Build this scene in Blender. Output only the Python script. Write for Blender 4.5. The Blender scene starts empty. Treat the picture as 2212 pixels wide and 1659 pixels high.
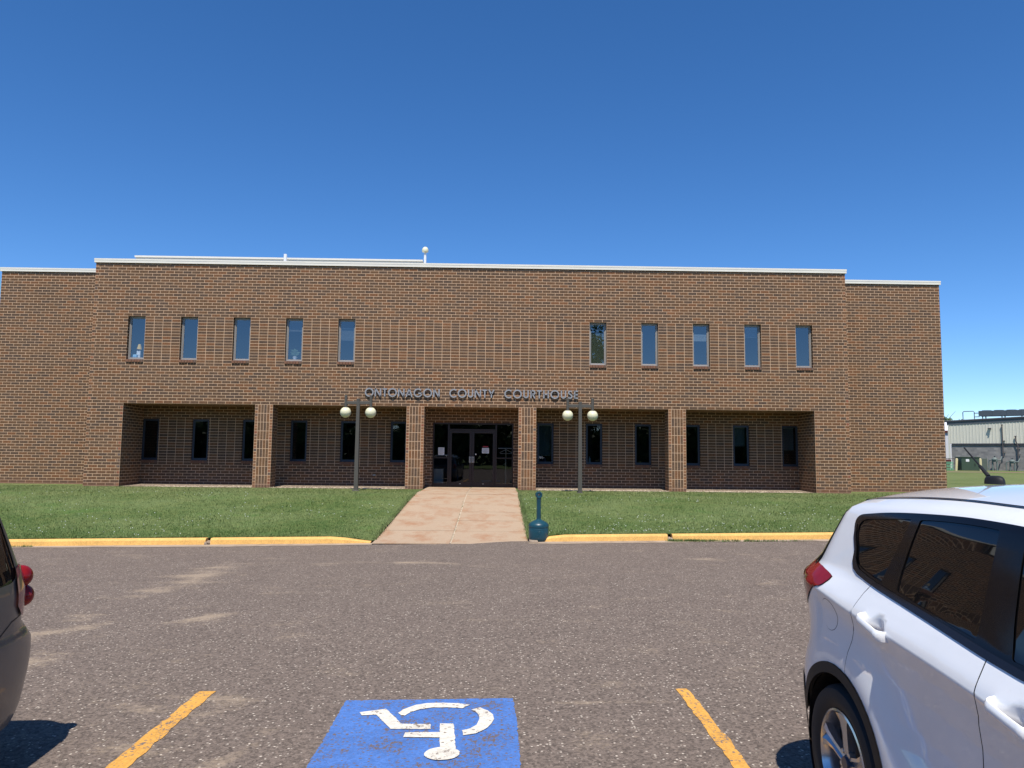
import bpy, bmesh, math, random
import numpy as np
from mathutils import Vector, Matrix
from mathutils.geometry import delaunay_2d_cdt
random.seed(7); rng = np.random.default_rng(7)
R = math.radians
sc = bpy.context.scene
COL = sc.collection

# ------------------------------------------------------------------ camera
X0, CD, CH, YAW, PIT, ROL = 14.19, 26.80, 1.80, .0175036, .0911642, .0106594
cd = bpy.data.cameras.new('camera'); cam = bpy.data.objects.new('camera', cd); COL.objects.link(cam)
cy, sy, cp, sp, cr, sr = math.cos(YAW), math.sin(YAW), math.cos(PIT), math.sin(PIT), math.cos(ROL), math.sin(ROL)
right = Vector((cy, -sy, 0)); fwd = Vector((cp*sy, cp*cy, sp)); up = Vector((-sp*sy, -sp*cy, cp))
r2 = cr*right + sr*up; u2 = -sr*right + cr*up
m = Matrix((( r2.x, u2.x, -fwd.x, X0), (r2.y, u2.y, -fwd.y, -CD), (r2.z, u2.z, -fwd.z, CH), (0, 0, 0, 1)))
cam.matrix_world = m
cd.sensor_width = 36; cd.lens = 1661.4/2212*36; cd.clip_start = .05; cd.clip_end = 2000
sc.camera = cam

# ------------------------------------------------------------------ world, sun, exposure
SUN_EL = 63.0
w = bpy.data.worlds.new("World"); sc.world = w; w.use_nodes = True
nt = w.node_tree; bg = nt.nodes['Background']
sky = nt.nodes.new('ShaderNodeTexSky'); sky.sky_type = 'NISHITA'; sky.sun_disc = False
sky.sun_elevation = R(SUN_EL); sky.sun_rotation = R(180); sky.altitude = 200
sky.air_density = .68; sky.dust_density = .05; sky.ozone_density = 3.5
hs = nt.nodes.new('ShaderNodeHueSaturation'); hs.inputs['Saturation'].default_value = 1.24; hs.inputs['Hue'].default_value = .503
nt.links.new(sky.outputs[0], hs.inputs['Color']); nt.links.new(hs.outputs[0], bg.inputs[0]); bg.inputs[1].default_value = .142
sd = bpy.data.lights.new('sun', 'SUN'); sd.energy = 4.9; sd.angle = R(.55); sd.color = (1, .95, .87)
sun = bpy.data.objects.new('sun', sd); COL.objects.link(sun)
tv = Vector((.03, math.cos(R(SUN_EL)), -math.sin(R(SUN_EL))))
sun.rotation_euler = tv.to_track_quat('-Z', 'Y').to_euler()
sc.view_settings.view_transform = 'Standard'; sc.view_settings.look = 'None'
sc.view_settings.exposure = 0.33; sc.view_settings.gamma = 1
sc.view_settings.use_curve_mapping = False

# ------------------------------------------------------------------ material helpers
def lin(r, g, b):
    f = lambda c: (c/255/12.92 if c/255 <= .04045 else ((c/255+.055)/1.055)**2.4)
    return (f(r)*.80, f(g)*.80, f(b)*.80, 1)      # colours were read at exposure 0; the scene is exposed a little brighter
class NG:
    def __init__(s, name):
        s.m = bpy.data.materials.new(name); s.m.use_nodes = True
        s.t = s.m.node_tree; s.b = s.t.nodes['Principled BSDF']; s.out = s.t.nodes['Material Output']
    def n(s, typ, **kw):
        nd = s.t.nodes.new('ShaderNode'+typ)
        for k, v in kw.items():
            if k.startswith('i_'):
                key = k[2:]; key = int(key) if key.isdigit() else key.replace('_', ' ')
                s.put(nd.inputs[key], v)
            else: setattr(nd, k, v)
        return nd
    def put(s, sock, v):
        if isinstance(v, bpy.types.NodeSocket): s.t.links.new(v, sock)
        elif isinstance(v, bpy.types.Node): s.t.links.new(v.outputs[0], sock)
        else:
            if sock.type == 'RGBA' and not hasattr(v, '__len__'): v = (v, v, v, 1)
            sock.default_value = v
    def math(s, op, a, b=None, c=None, clamp=False):
        nd = s.t.nodes.new('ShaderNodeMath'); nd.operation = op; nd.use_clamp = clamp
        s.put(nd.inputs[0], a)
        if b is not None: s.put(nd.inputs[1], b)
        if c is not None: s.put(nd.inputs[2], c)
        return nd.outputs[0]
    def mix(s, f, a, b, blend='MIX'):
        nd = s.t.nodes.new('ShaderNodeMix'); nd.data_type = 'RGBA'; nd.blend_type = blend
        s.put(nd.inputs[0], f); s.put(nd.inputs[6], a); s.put(nd.inputs[7], b)
        return nd.outputs[2]
    def ramp(s, f, stops, interp='LINEAR'):
        nd = s.t.nodes.new('ShaderNodeValToRGB'); cr_ = nd.color_ramp; cr_.interpolation = interp
        while len(cr_.elements) < len(stops): cr_.elements.new(.5)
        for e, (p, c) in zip(cr_.elements, stops):
            e.position = p; e.color = c if hasattr(c, '__len__') else (c, c, c, 1)
        s.put(nd.inputs[0], f); return nd.outputs[0]
    def noise(s, vec, scale, detail=2, rough=.5, out=0):
        nd = s.n('TexNoise', i_Scale=scale, i_Detail=detail, i_Roughness=rough)
        if vec is not None: s.put(nd.inputs['Vector'], vec)
        return nd.outputs[out]
    def pos(s):
        return s.n('NewGeometry').outputs['Position']
    def scaled(s, vec, sx, sy_, sz):
        nd = s.n('VectorMath', operation='MULTIPLY'); s.put(nd.inputs[0], vec); nd.inputs[1].default_value = (sx, sy_, sz)
        return nd.outputs[0]
    def bump(s, h, strength=.3, dist=.01):
        nd = s.n('Bump', i_Strength=strength, i_Distance=dist); s.put(nd.inputs['Height'], h)
        s.t.links.new(nd.outputs[0], s.b.inputs['Normal'])
    def set(s, **kw):
        for k, v in kw.items(): s.put(s.b.inputs[k.replace('_', ' ')], v)
        return s

def plain(name, col, rough=.5, metal=0, spec=.5, var=.12, vs=6, ior=1.5, coat=0):
    g = NG(name); p = g.n('TexCoord').outputs['Object']
    n1 = g.noise(p, vs, 4, .6)
    c = g.mix(g.ramp(n1, [(.3, 1-var), (.7, 1+var)]), col, col)
    k = g.mix(1.0, col, g.ramp(n1, [(.3, 1-var), (.7, 1.0)]), 'MULTIPLY')
    g.set(Base_Color=k, Roughness=g.math('MULTIPLY_ADD', n1, .15, rough-.07), Metallic=metal, IOR=ior)
    g.b.inputs['Specular IOR Level'].default_value = spec
    if coat: g.b.inputs['Coat Weight'].default_value = coat; g.b.inputs['Coat Roughness'].default_value = .03
    return g.m

BRICK_MORTAR = lin(236, 198, 162)
def brick_mat(name, w_, h_, off, phase=(0, 0), tones='brown', vertical=False, mortar=.013):
    g = NG(name); geo = g.n('NewGeometry'); P = g.n('SeparateXYZ', i_0=geo.outputs['Position'])
    N = g.n('SeparateXYZ', i_0=geo.outputs['Normal'])
    side = g.math('GREATER_THAN', g.math('ABSOLUTE', N.outputs[0]), .5)
    top = g.math('GREATER_THAN', g.math('ABSOLUTE', N.outputs[2]), .5)
    u = g.math('MULTIPLY_ADD', g.math('SUBTRACT', P.outputs[1], P.outputs[0]), side, P.outputs[0])
    v = g.math('MULTIPLY_ADD', g.math('SUBTRACT', P.outputs[1], P.outputs[2]), top, P.outputs[2])
    u = g.math('ADD', u, 30.48-phase[0]); v = g.math('ADD', v, 12.192-phase[1])
    vec = g.n('CombineXYZ', i_0=u, i_1=v, i_2=0.0).outputs[0]
    bt = g.n('TexBrick', offset=off, offset_frequency=2, squash=1.0)
    g.put(bt.inputs['Vector'], vec); g.put(bt.inputs['Color1'], (0, 0, 0, 1)); g.put(bt.inputs['Color2'], (1, 1, 1, 1))
    g.put(bt.inputs['Mortar'], (.5, .5, .5, 1)); g.put(bt.inputs['Scale'], 1.0); g.put(bt.inputs['Mortar Size'], mortar*.5)
    g.put(bt.inputs['Mortar Smooth'], .1); g.put(bt.inputs['Bias'], 0.0)
    g.put(bt.inputs['Brick Width'], w_); g.put(bt.inputs['Row Height'], h_)
    rnd = bt.outputs[0]
    T = {'brown': [(0, lin(94, 76, 63)), (.15, lin(101, 79, 62)), (.42, lin(107, 83, 63)), (.62, lin(114, 85, 61)), (.84, lin(120, 87, 61)), (1, lin(132, 90, 60))],
         'orange': [(0, lin(100, 86, 78)), (.2, lin(132, 96, 70)), (.5, lin(146, 102, 70)), (.8, lin(154, 110, 78)), (1, lin(142, 86, 66))]}[tones]
    if vertical: T = [(p_, (c_[0]*1.12, c_[1]*1.12, c_[2]*1.12, 1)) for p_, c_ in T]
    c = g.ramp(rnd, T)
    sv = g.scaled(vec, 4 if vertical else 34, 34 if vertical else 4, 1)
    # streaks differ from brick to brick
    sv = g.n('VectorMath', operation='ADD', i_0=sv, i_1=g.n('CombineXYZ', i_0=0.0, i_1=0.0, i_2=g.math('MULTIPLY', rnd, 60.0)).outputs[0]).outputs[0]
    st = g.noise(sv, 1.0, 3, .6)
    c = g.mix(1.0, c, g.ramp(st, [(.3, .70), (.5, .97), (.72, 1.32)]), 'MULTIPLY')
    big = g.noise(g.pos(), .55, 4, .6)
    c = g.mix(1.0, c, g.ramp(big, [(.3, .9), (.7, 1.08)]), 'MULTIPLY')
    mo = g.mix(1.0, BRICK_MORTAR, g.ramp(g.noise(g.pos(), 3, 3), [(.3, .85), (.7, 1.05)]), 'MULTIPLY')
    # splash stained lowest courses
    low = g.math('SUBTRACT', 1.0, g.math('MULTIPLY', g.math('SUBTRACT', P.outputs[2], .55), 4.2), clamp=True)
    stain = g.mix(.6, c, lin(128, 92, 76))
    fac = bt.outputs['Fac']
    c = g.mix(low, c, stain); mo = g.mix(g.math('MULTIPLY', low, .7), mo, lin(150, 112, 92))
    col = g.mix(fac, c, mo)
    g.set(Base_Color=col, Roughness=.85); g.b.inputs['Specular IOR Level'].default_value = .25
    g.bump(g.math('SUBTRACT', g.math('MULTIPLY', st, .3), fac), .35, .006)
    return g.m
ZB = .585                      # grade at the facade
CO, MO = .1016, .3048
M = {}
M['running'] = brick_mat('brick_running_bond', MO, CO, .5, (0, ZB))
M['stack'] = brick_mat('brick_stack_bond', MO, CO, 0.0, (0, ZB))
M['header'] = brick_mat('brick_header_orange', MO/3, CO, 0.0, (0, ZB), 'orange')
M['soldier'] = brick_mat('brick_soldier', MO/3, MO, 0.0, (0, ZB), vertical=True)
M['rowlock'] = brick_mat('brick_rowlock_sill', .0812, .2, 0.0, (0, 0), 'orange')
M['cream'] = plain('cream_metal_fascia', (.76, .72, .62, 1), .4, var=.06, vs=2)
M['white_paint'] = plain('white_painted_metal', (.8, .8, .8, 1), .4, var=.05)
M['roof'] = plain('roof_membrane', (.3, .3, .29, 1), .9)
M['alu'] = plain('aluminium_window_frame', lin(172, 166, 158), .45, .3, var=.08)
M['bronze_blue'] = plain('dark_window_frame', lin(62, 68, 80), .4, .2)
M['bronze'] = plain('dark_bronze_frame', lin(58, 44, 38), .35, .3)
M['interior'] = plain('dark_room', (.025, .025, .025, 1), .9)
M['interior_light'] = plain('pale_room_furniture', (.45, .47, .46, 1), .7)
M['post'] = plain('grey_brown_post_paint', lin(92, 88, 80), .5, 0, .4, .1)
M['sign'] = plain('brushed_sign_metal', lin(160, 162, 166), .5, 0, var=.18, vs=9)
M['black_plastic'] = plain('black_plastic', (.014, .014, .015, 1), .55, 0, .25, .1, 30)
M['rubber'] = plain('tyre_rubber', (.014, .014, .015, 1), .75, var=.2, vs=20)
M['rim'] = plain('alloy_rim', (.55, .55, .56, 1), .22, .85, var=.08)
M['gloss_black'] = plain('gloss_black_trim', (.005, .005, .006, 1), .12, 0, .3, .1)
M['trim'] = plain('satin_dark_trim', (.035, .037, .045, 1), .22, .7)
M['chrome'] = plain('bare_metal', (.6, .6, .58, 1), .3, .9)
M['concrete_dark'] = plain('grey_concrete', lin(150, 142, 128), .9, var=.25, vs=8)
def globe_mat():
    g = NG('opal_globe'); n1 = g.noise(g.n('TexCoord').outputs['Object'], 4, 3)
    g.set(Base_Color=g.mix(n1, lin(236, 230, 190), lin(244, 240, 208)), Roughness=.3)
    g.b.inputs['Subsurface Weight'].default_value = .25; g.b.inputs['Subsurface Radius'].default_value = (.1, .1, .08)
    return g.m
M['globe'] = globe_mat()
def glass(name, tint, refl, rough=.01, wav=0):
    g = NG(name); t = g.t; t.nodes.remove(g.b)
    tr = g.n('BsdfTransparent', i_Color=tint); gl = g.n('BsdfGlossy', i_Color=(1, 1, 1, 1), i_Roughness=rough)
    lw = g.n('LayerWeight', i_Blend=.5)
    f = g.math('MULTIPLY_ADD', g.math('POWER', lw.outputs['Facing'], 5.0), 1-.04*refl, .04*refl, clamp=True)
    n1 = g.noise(g.n('TexCoord').outputs['Object'], .9, 2)
    bp = g.n('Bump', i_Strength=.25, i_Distance=.004, i_Height=n1)
    g.put(gl.inputs['Normal'], bp.outputs[0])
    mx = g.n('MixShader', i_0=f, i_1=tr.outputs[0], i_2=gl.outputs[0]); t.links.new(mx.outputs[0], g.out.inputs[0])
    return g.m
M['glass_up'] = glass('window_glass', (.78, .82, .85, 1), 4.0)
M['glass_low'] = glass('tinted_lower_glass', (.5, .56, .56, 1), 1.7)
M['glass_door'] = glass('entrance_glass', (.65, .68, .68, 1), 1.5)
def dark_glass():
    g = NG('privacy_glass'); n1 = g.noise(g.n('TexCoord').outputs['Object'], 2, 2)
    g.set(Base_Color=g.mix(n1, (.003, .003, .004, 1), (.006, .006, .007, 1)), Roughness=.015, IOR=1.5); return g.m
M['car_glass'] = dark_glass()
def paint(name, col, flake=0, metal=0):
    g = NG(name); p = g.n('TexCoord').outputs['Object']
    n1 = g.noise(p, 3, 4); dust = g.noise(p, 45, 3, .7)
    c = g.mix(g.ramp(n1, [(.35, 0), (.75, .10)]), col, lin(190, 182, 170))
    c = g.mix(g.ramp(dust, [(.62, 0), (.78, .06)]), c, lin(120, 110, 100))
    g.set(Base_Color=c, Roughness=.35, Metallic=metal); g.b.inputs['Coat Weight'].default_value = 1; g.b.inputs['Coat Roughness'].default_value = .03
    return g.m
M['car_white'] = paint('white_car_paint', (.79, .795, .80, 1))
M['car_grey'] = paint('grey_beige_car_paint', (.095, .089, .083, 1), metal=.2)
M['car_grey'].node_tree.nodes['Principled BSDF'].inputs['Coat Weight'].default_value = .35
def lens_mat(name, col):
    g = NG(name); n1 = g.noise(g.n('TexCoord').outputs['Object'], 14, 2)
    g.set(Base_Color=g.mix(n1, col, tuple(x*.5 for x in col[:3])+(1,)), Roughness=.08); g.b.inputs['Specular IOR Level'].default_value = .25
    return g.m
M['lens'] = lens_mat('red_tail_lens', (.30, .012, .015, 1))
M['lens_pink'] = lens_mat('faded_lens', (.42, .14, .12, 1))
M['receptacle'] = plain('dark_teal_plastic', lin(26, 76, 90), .38, 0, .5, .25, 5)
M['paper'] = plain('white_paper', (.75, .75, .75, 1), .8)
M['ink'] = plain('grey_print', (.35, .35, .37, 1), .8)

def asphalt():
    g = NG('asphalt'); p = g.pos()
    base = g.mix(g.noise(p, 1.3, 5, .6), lin(116, 103, 94), lin(132, 118, 107))
    v = g.n('TexVoronoi', feature='F1', i_Scale=52.0); g.put(v.inputs['Vector'], p)
    stone = g.ramp(v.outputs['Distance'], [(.0, 1), (.32, .9), (.5, 0)])
    rc = g.n('SeparateColor', i_0=v.outputs['Color'])
    pick = g.ramp(rc.outputs[0], [(.90, 0), (.96, 1)])
    gr = g.ramp(rc.outputs[1], [(0, .45), (.5, .98), (1, 1.35)])
    base = g.mix(.72, base, gr, 'MULTIPLY')
    base = g.mix(g.math('MULTIPLY', g.math('MULTIPLY', stone, pick), .95), base, lin(226, 212, 194))
    v2 = g.n('TexVoronoi', feature='F1', i_Scale=120.0); g.put(v2.inputs['Vector'], p)
    rc2 = g.n('SeparateColor', i_0=v2.outputs['Color'])
    base = g.mix(g.math('MULTIPLY', g.ramp(rc2.outputs[0], [(.8, 0), (.9, 1)]), .35), base, (.02, .018, .017, 1))
    # blown sand lying in streaks across the lot
    sv = g.scaled(p, .8, 1.15, 1); n1 = g.noise(sv, 1.5, 7, .66)
    n2 = g.noise(p, 26, 3, .6)
    sx = g.n('SeparateXYZ', i_0=p)
    field = None
    for (xa, ya, xb_, yb_, wd, amp) in ((-4.43, -13.7, -4.55, -16.7, .42, .8), (-4.43, -13.6, -3.7, -13.8, .22, .7), (-3.1, -17.8, -3.6, -18.2, .16, 1), (-4.1, -18.2, -4.7, -18.65, .2, 1), (-4.2, -19.4, -4.0, -20.1, .18, .9),
            (.15, -21.03, 1.25, -21.05, .06, .9), (-2.1, -13.5, -.5, -13.9, .16, .55), (3.3, -13.5, 3.7, -13.7, .16, .8), (-1.45, -21.6, -1.7, -22.3, .10, .9), (-2.6, -20.75, -1.7, -20.9, .10, .5), (-2.85, -20.9, -2.2, -21.2, .12, .6), (-2.9, -16.05, -2.0, -15.8, .1, .6), (3.0, -21.3, 3.9, -20.6, .2, .5)):
        cx_, cy_ = X0+(xa+xb_)/2, (ya+yb_)/2; L_ = math.hypot(xb_-xa, yb_-ya)/2+wd; dx_, dy_ = (xb_-xa)/(2*(L_-wd)), (yb_-ya)/(2*(L_-wd))
        rel = g.n('VectorMath', operation='SUBTRACT', i_0=p, i_1=(cx_, cy_, 0)).outputs[0]
        d1 = g.n('VectorMath', operation='DOT_PRODUCT', i_0=rel, i_1=(dx_/L_, dy_/L_, 0)).outputs['Value']; d2 = g.n('VectorMath', operation='DOT_PRODUCT', i_0=rel, i_1=(-dy_/wd, dx_/wd, 0)).outputs['Value']
        e = g.math('EXPONENT', g.math('MULTIPLY', g.math('ADD', g.math('MULTIPLY', d1, d1), g.math('MULTIPLY', d2, d2)), -1.0)); e = g.math('MULTIPLY', e, amp)
        field = e if field is None else g.math('MAXIMUM', field, e)
    leftw = g.math('MULTIPLY', field, .29)
    amt = g.ramp(g.math('ADD', g.math('ADD', n1, g.math('MULTIPLY', g.math('SUBTRACT', n2, .5), .40)), leftw), [(.60, 0), (.80, .9)])
    base = g.mix(g.math('MULTIPLY', amt, .7), base, lin(182, 162, 138))
    g.set(Base_Color=base, Roughness=.92); g.b.inputs['Specular IOR Level'].default_value = .2
    g.bump(g.math('ADD', g.noise(p, 90, 3, .7), g.math('MULTIPLY', stone, .3)), .55, .008)
    return g.m
M['asphalt'] = asphalt()
def worn(name, col, under, thr=.40, pits=.10, rough=.75):
    g = NG(name); p = g.pos()
    n1 = g.noise(g.scaled(p, 1, .6, 1), 34, 6, .8); n2 = g.noise(p, 2.6, 5, .65)
    s = g.math('ADD', g.math('MULTIPLY', n1, .62), g.math('MULTIPLY', n2, .38))
    a = g.ramp(s, [(thr-.012, 0), (thr+.012, 1)])
    v = g.n('TexVoronoi', feature='F1', i_Scale=60.0); g.put(v.inputs['Vector'], p)
    rc = g.n('SeparateColor', i_0=v.outputs['Color'])
    v3 = g.n('TexVoronoi', feature='F1', i_Scale=38.0); g.put(v3.inputs['Vector'], g.scaled(p, 1, 1.6, 1)); rc3 = g.n('SeparateColor', i_0=v3.outputs['Color'])
    pit = g.math('MULTIPLY', g.math('LESS_THAN', g.math('ADD', rc3.outputs[0], g.math('MULTIPLY', n2, -.5)), pits-.25), g.math('LESS_THAN', v3.outputs['Distance'], .42))
    a = g.math('MULTIPLY', a, g.math('SUBTRACT', 1.0, pit))
    c = g.mix(1.0, col, g.ramp(rc.outputs[0], [(0, .82), (1, 1.08)]), 'MULTIPLY')
    c = g.mix(1.0, c, g.ramp(n2, [(.3, .85), (.7, 1.08)]), 'MULTIPLY')
    g.set(Base_Color=g.mix(a, under, c), Roughness=rough); g.b.inputs['Specular IOR Level'].default_value = .3
    g.bump(g.noise(p, 90, 3, .7), .4, .006)
    return g.m
M['blue_paint'] = worn('worn_blue_marking_paint', lin(84, 126, 196), lin(112, 98, 92), .45, .16)
M['white_mark'] = worn('worn_white_marking_paint', lin(236, 228, 212), lin(128, 112, 102), .425)
M['yellow_mark'] = worn('worn_yellow_marking_paint', lin(232, 172, 82), lin(125, 112, 105), .44, .16)
M['yellow_curb'] = worn('yellow_curb_paint', lin(250, 196, 112), lin(190, 176, 150), .31, -.5)
def concrete(name, a, b, stain=None):
    g = NG(name); p = g.pos()
    c = g.mix(g.noise(p, 1.6, 6, .65), a, b)
    if stain is not None:
        c = g.mix(g.math('MULTIPLY', g.ramp(g.noise(g.scaled(p, 1, .55, 1), 2.1, 7, .7), [(.47, 0), (.66, 1)]), .6), c, stain)
    c = g.mix(1.0, c, g.ramp(g.noise(p, 60, 3, .7), [(.3, .82), (.7, 1.12)]), 'MULTIPLY')
    g.set(Base_Color=c, Roughness=.9); g.b.inputs['Specular IOR Level'].default_value = .2
    g.bump(g.noise(p, 45, 4, .7), .3, .005)
    return g.m
M['walk'] = concrete('walk_concrete', lin(182, 157, 131), lin(192, 168, 142), lin(168, 114, 76))
M['gutter'] = concrete('gutter_concrete', lin(168, 150, 130), lin(190, 170, 148), lin(120, 104, 92))
M['joint'] = plain('joint_dirt', lin(120, 98, 72), .95, var=.4, vs=20)
M['joint_pale'] = plain('pale_joint', lin(216, 198, 172), .95, var=.3, vs=12)
def gravel_mat():
    g = NG('pale_gravel'); p = g.pos()
    v = g.n('TexVoronoi', feature='F1', i_Scale=26.0); g.put(v.inputs['Vector'], p)
    rc = g.n('SeparateColor', i_0=v.outputs['Color'])
    c = g.ramp(rc.outputs[0], [(0, lin(132, 112, 94)), (.4, lin(180, 158, 134)), (1, lin(214, 196, 170))])
    c = g.mix(g.ramp(v.outputs['Distance'], [(.3, 0), (.6, .8)]), c, lin(90, 72, 60))
    g.set(Base_Color=c, Roughness=.9); g.bump(g.math('MULTIPLY', v.outputs['Distance'], -1.0), .8, .02); return g.m
M['gravel'] = gravel_mat()
def lawn_mat(name='lawn_turf', far=False):
    g = NG(name); p = g.pos()
    n1 = g.noise(p, .45, 4, .6); n2 = g.noise(p, 3.5, 5, .65); n3 = g.noise(g.scaled(p, 1, .5, 1), 40, 4, .7)
    c = g.mix(g.ramp(n1, [(.38, 0), (.62, 1)]), lin(82, 105, 54), lin(112, 128, 80))
    c = g.mix(g.ramp(n2, [(.40, 0), (.66, .65)]), c, lin(124, 134, 78))
    c = g.mix(g.math('MULTIPLY', g.ramp(g.noise(p, .9, 3), [(.55, 0), (.7, 1)]), .5), c, lin(70, 112, 40))
    dry = g.math('MULTIPLY', g.ramp(g.math('ADD', g.math('MINIMUM', g.math('MULTIPLY', g.n('SeparateXYZ', i_0=p).outputs[1], .06), -.06), g.noise(p, .7, 4, .7)), [(.2, 0), (.62, .6)]), 1.0)
    c = g.mix(dry, c, lin(132, 132, 84))
    c = g.mix(1.0, c, g.ramp(n3, [(.25, .62), (.5, .97), (.75, 1.3)]), 'MULTIPLY')
    g.set(Base_Color=c, Roughness=.9); g.b.inputs['Specular IOR Level'].default_value = .15
    g.bump(n3, .9, .03); return g.m
M['lawn'] = lawn_mat()
def blade_mat():
    g = NG('grass_blades'); p = g.pos()
    n1 = g.noise(p, .45, 4, .6); n2 = g.noise(p, 9, 3, .7); a = g.n('NewGeometry').outputs['Random Per Island']
    c = g.mix(g.ramp(n1, [(.38, 0), (.62, 1)]), lin(90, 114, 58), lin(124, 138, 88))
    c = g.mix(g.ramp(a, [(.55, 0), (1, .7)]), c, lin(150, 154, 98))
    c = g.mix(g.ramp(a, [(0, .35), (.2, 0)]), c, lin(56, 90, 36))
    c = g.mix(g.ramp(g.math('ADD', g.math('MINIMUM', g.math('MULTIPLY', g.n('SeparateXYZ', i_0=p).outputs[1], .06), -.06), g.noise(p, .7, 4, .7)), [(.2, 0), (.62, .5)]), c, lin(140, 140, 88))
    g.set(Base_Color=c, Roughness=.6); g.b.inputs['Specular IOR Level'].default_value = .2
    g.b.inputs['Subsurface Weight'].default_value = 0.0
    return g.m
M['blade'] = blade_mat()
M['clover'] = plain('clover_flower', (.75, .74, .68, 1), .8)
def leaf_mat(name, a, b):
    g = NG(name); isl = g.n('NewGeometry').outputs['Random Per Island']
    g.set(Base_Color=g.mix(isl, a, b), Roughness=.55); return g.m
M['leaf'] = leaf_mat('tree_leaves', (.035, .07, .018, 1), (.09, .15, .04, 1))
M['bark'] = plain('bark', (.10, .075, .055, 1), .9, var=.4)

# ------------------------------------------------------------------ object helpers
def tag(o, label=None, cat=None, group=None, kind=None):
    if label: o['label'] = label
    if cat: o['category'] = cat
    if group: o['group'] = group
    if kind: o['kind'] = kind
    return o
def empty(name, loc=(0, 0, 0), rot=(0, 0, 0), **kw):
    o = bpy.data.objects.new(name, None); COL.objects.link(o); o.location = loc; o.rotation_euler = rot
    return tag(o, **kw)
def mesh_obj(name, vs, fs, mats, parent=None, fmat=None, smooth=False, normals=None, **kw):
    me = bpy.data.meshes.new(name); me.from_pydata([tuple(v) for v in vs], [], [tuple(f) for f in fs]); me.update()
    if not isinstance(mats, (list, tuple)): mats = [mats]
    for mm in mats: me.materials.append(mm)
    if fmat is not None: me.polygons.foreach_set('material_index', list(fmat))
    if smooth: me.polygons.foreach_set('use_smooth', [True]*len(me.polygons))
    if normals is not None: me.normals_split_custom_set_from_vertices([tuple(n) for n in normals])
    o = bpy.data.objects.new(name, me); COL.objects.link(o)
    if parent: o.parent = parent
    return tag(o, **kw)
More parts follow.
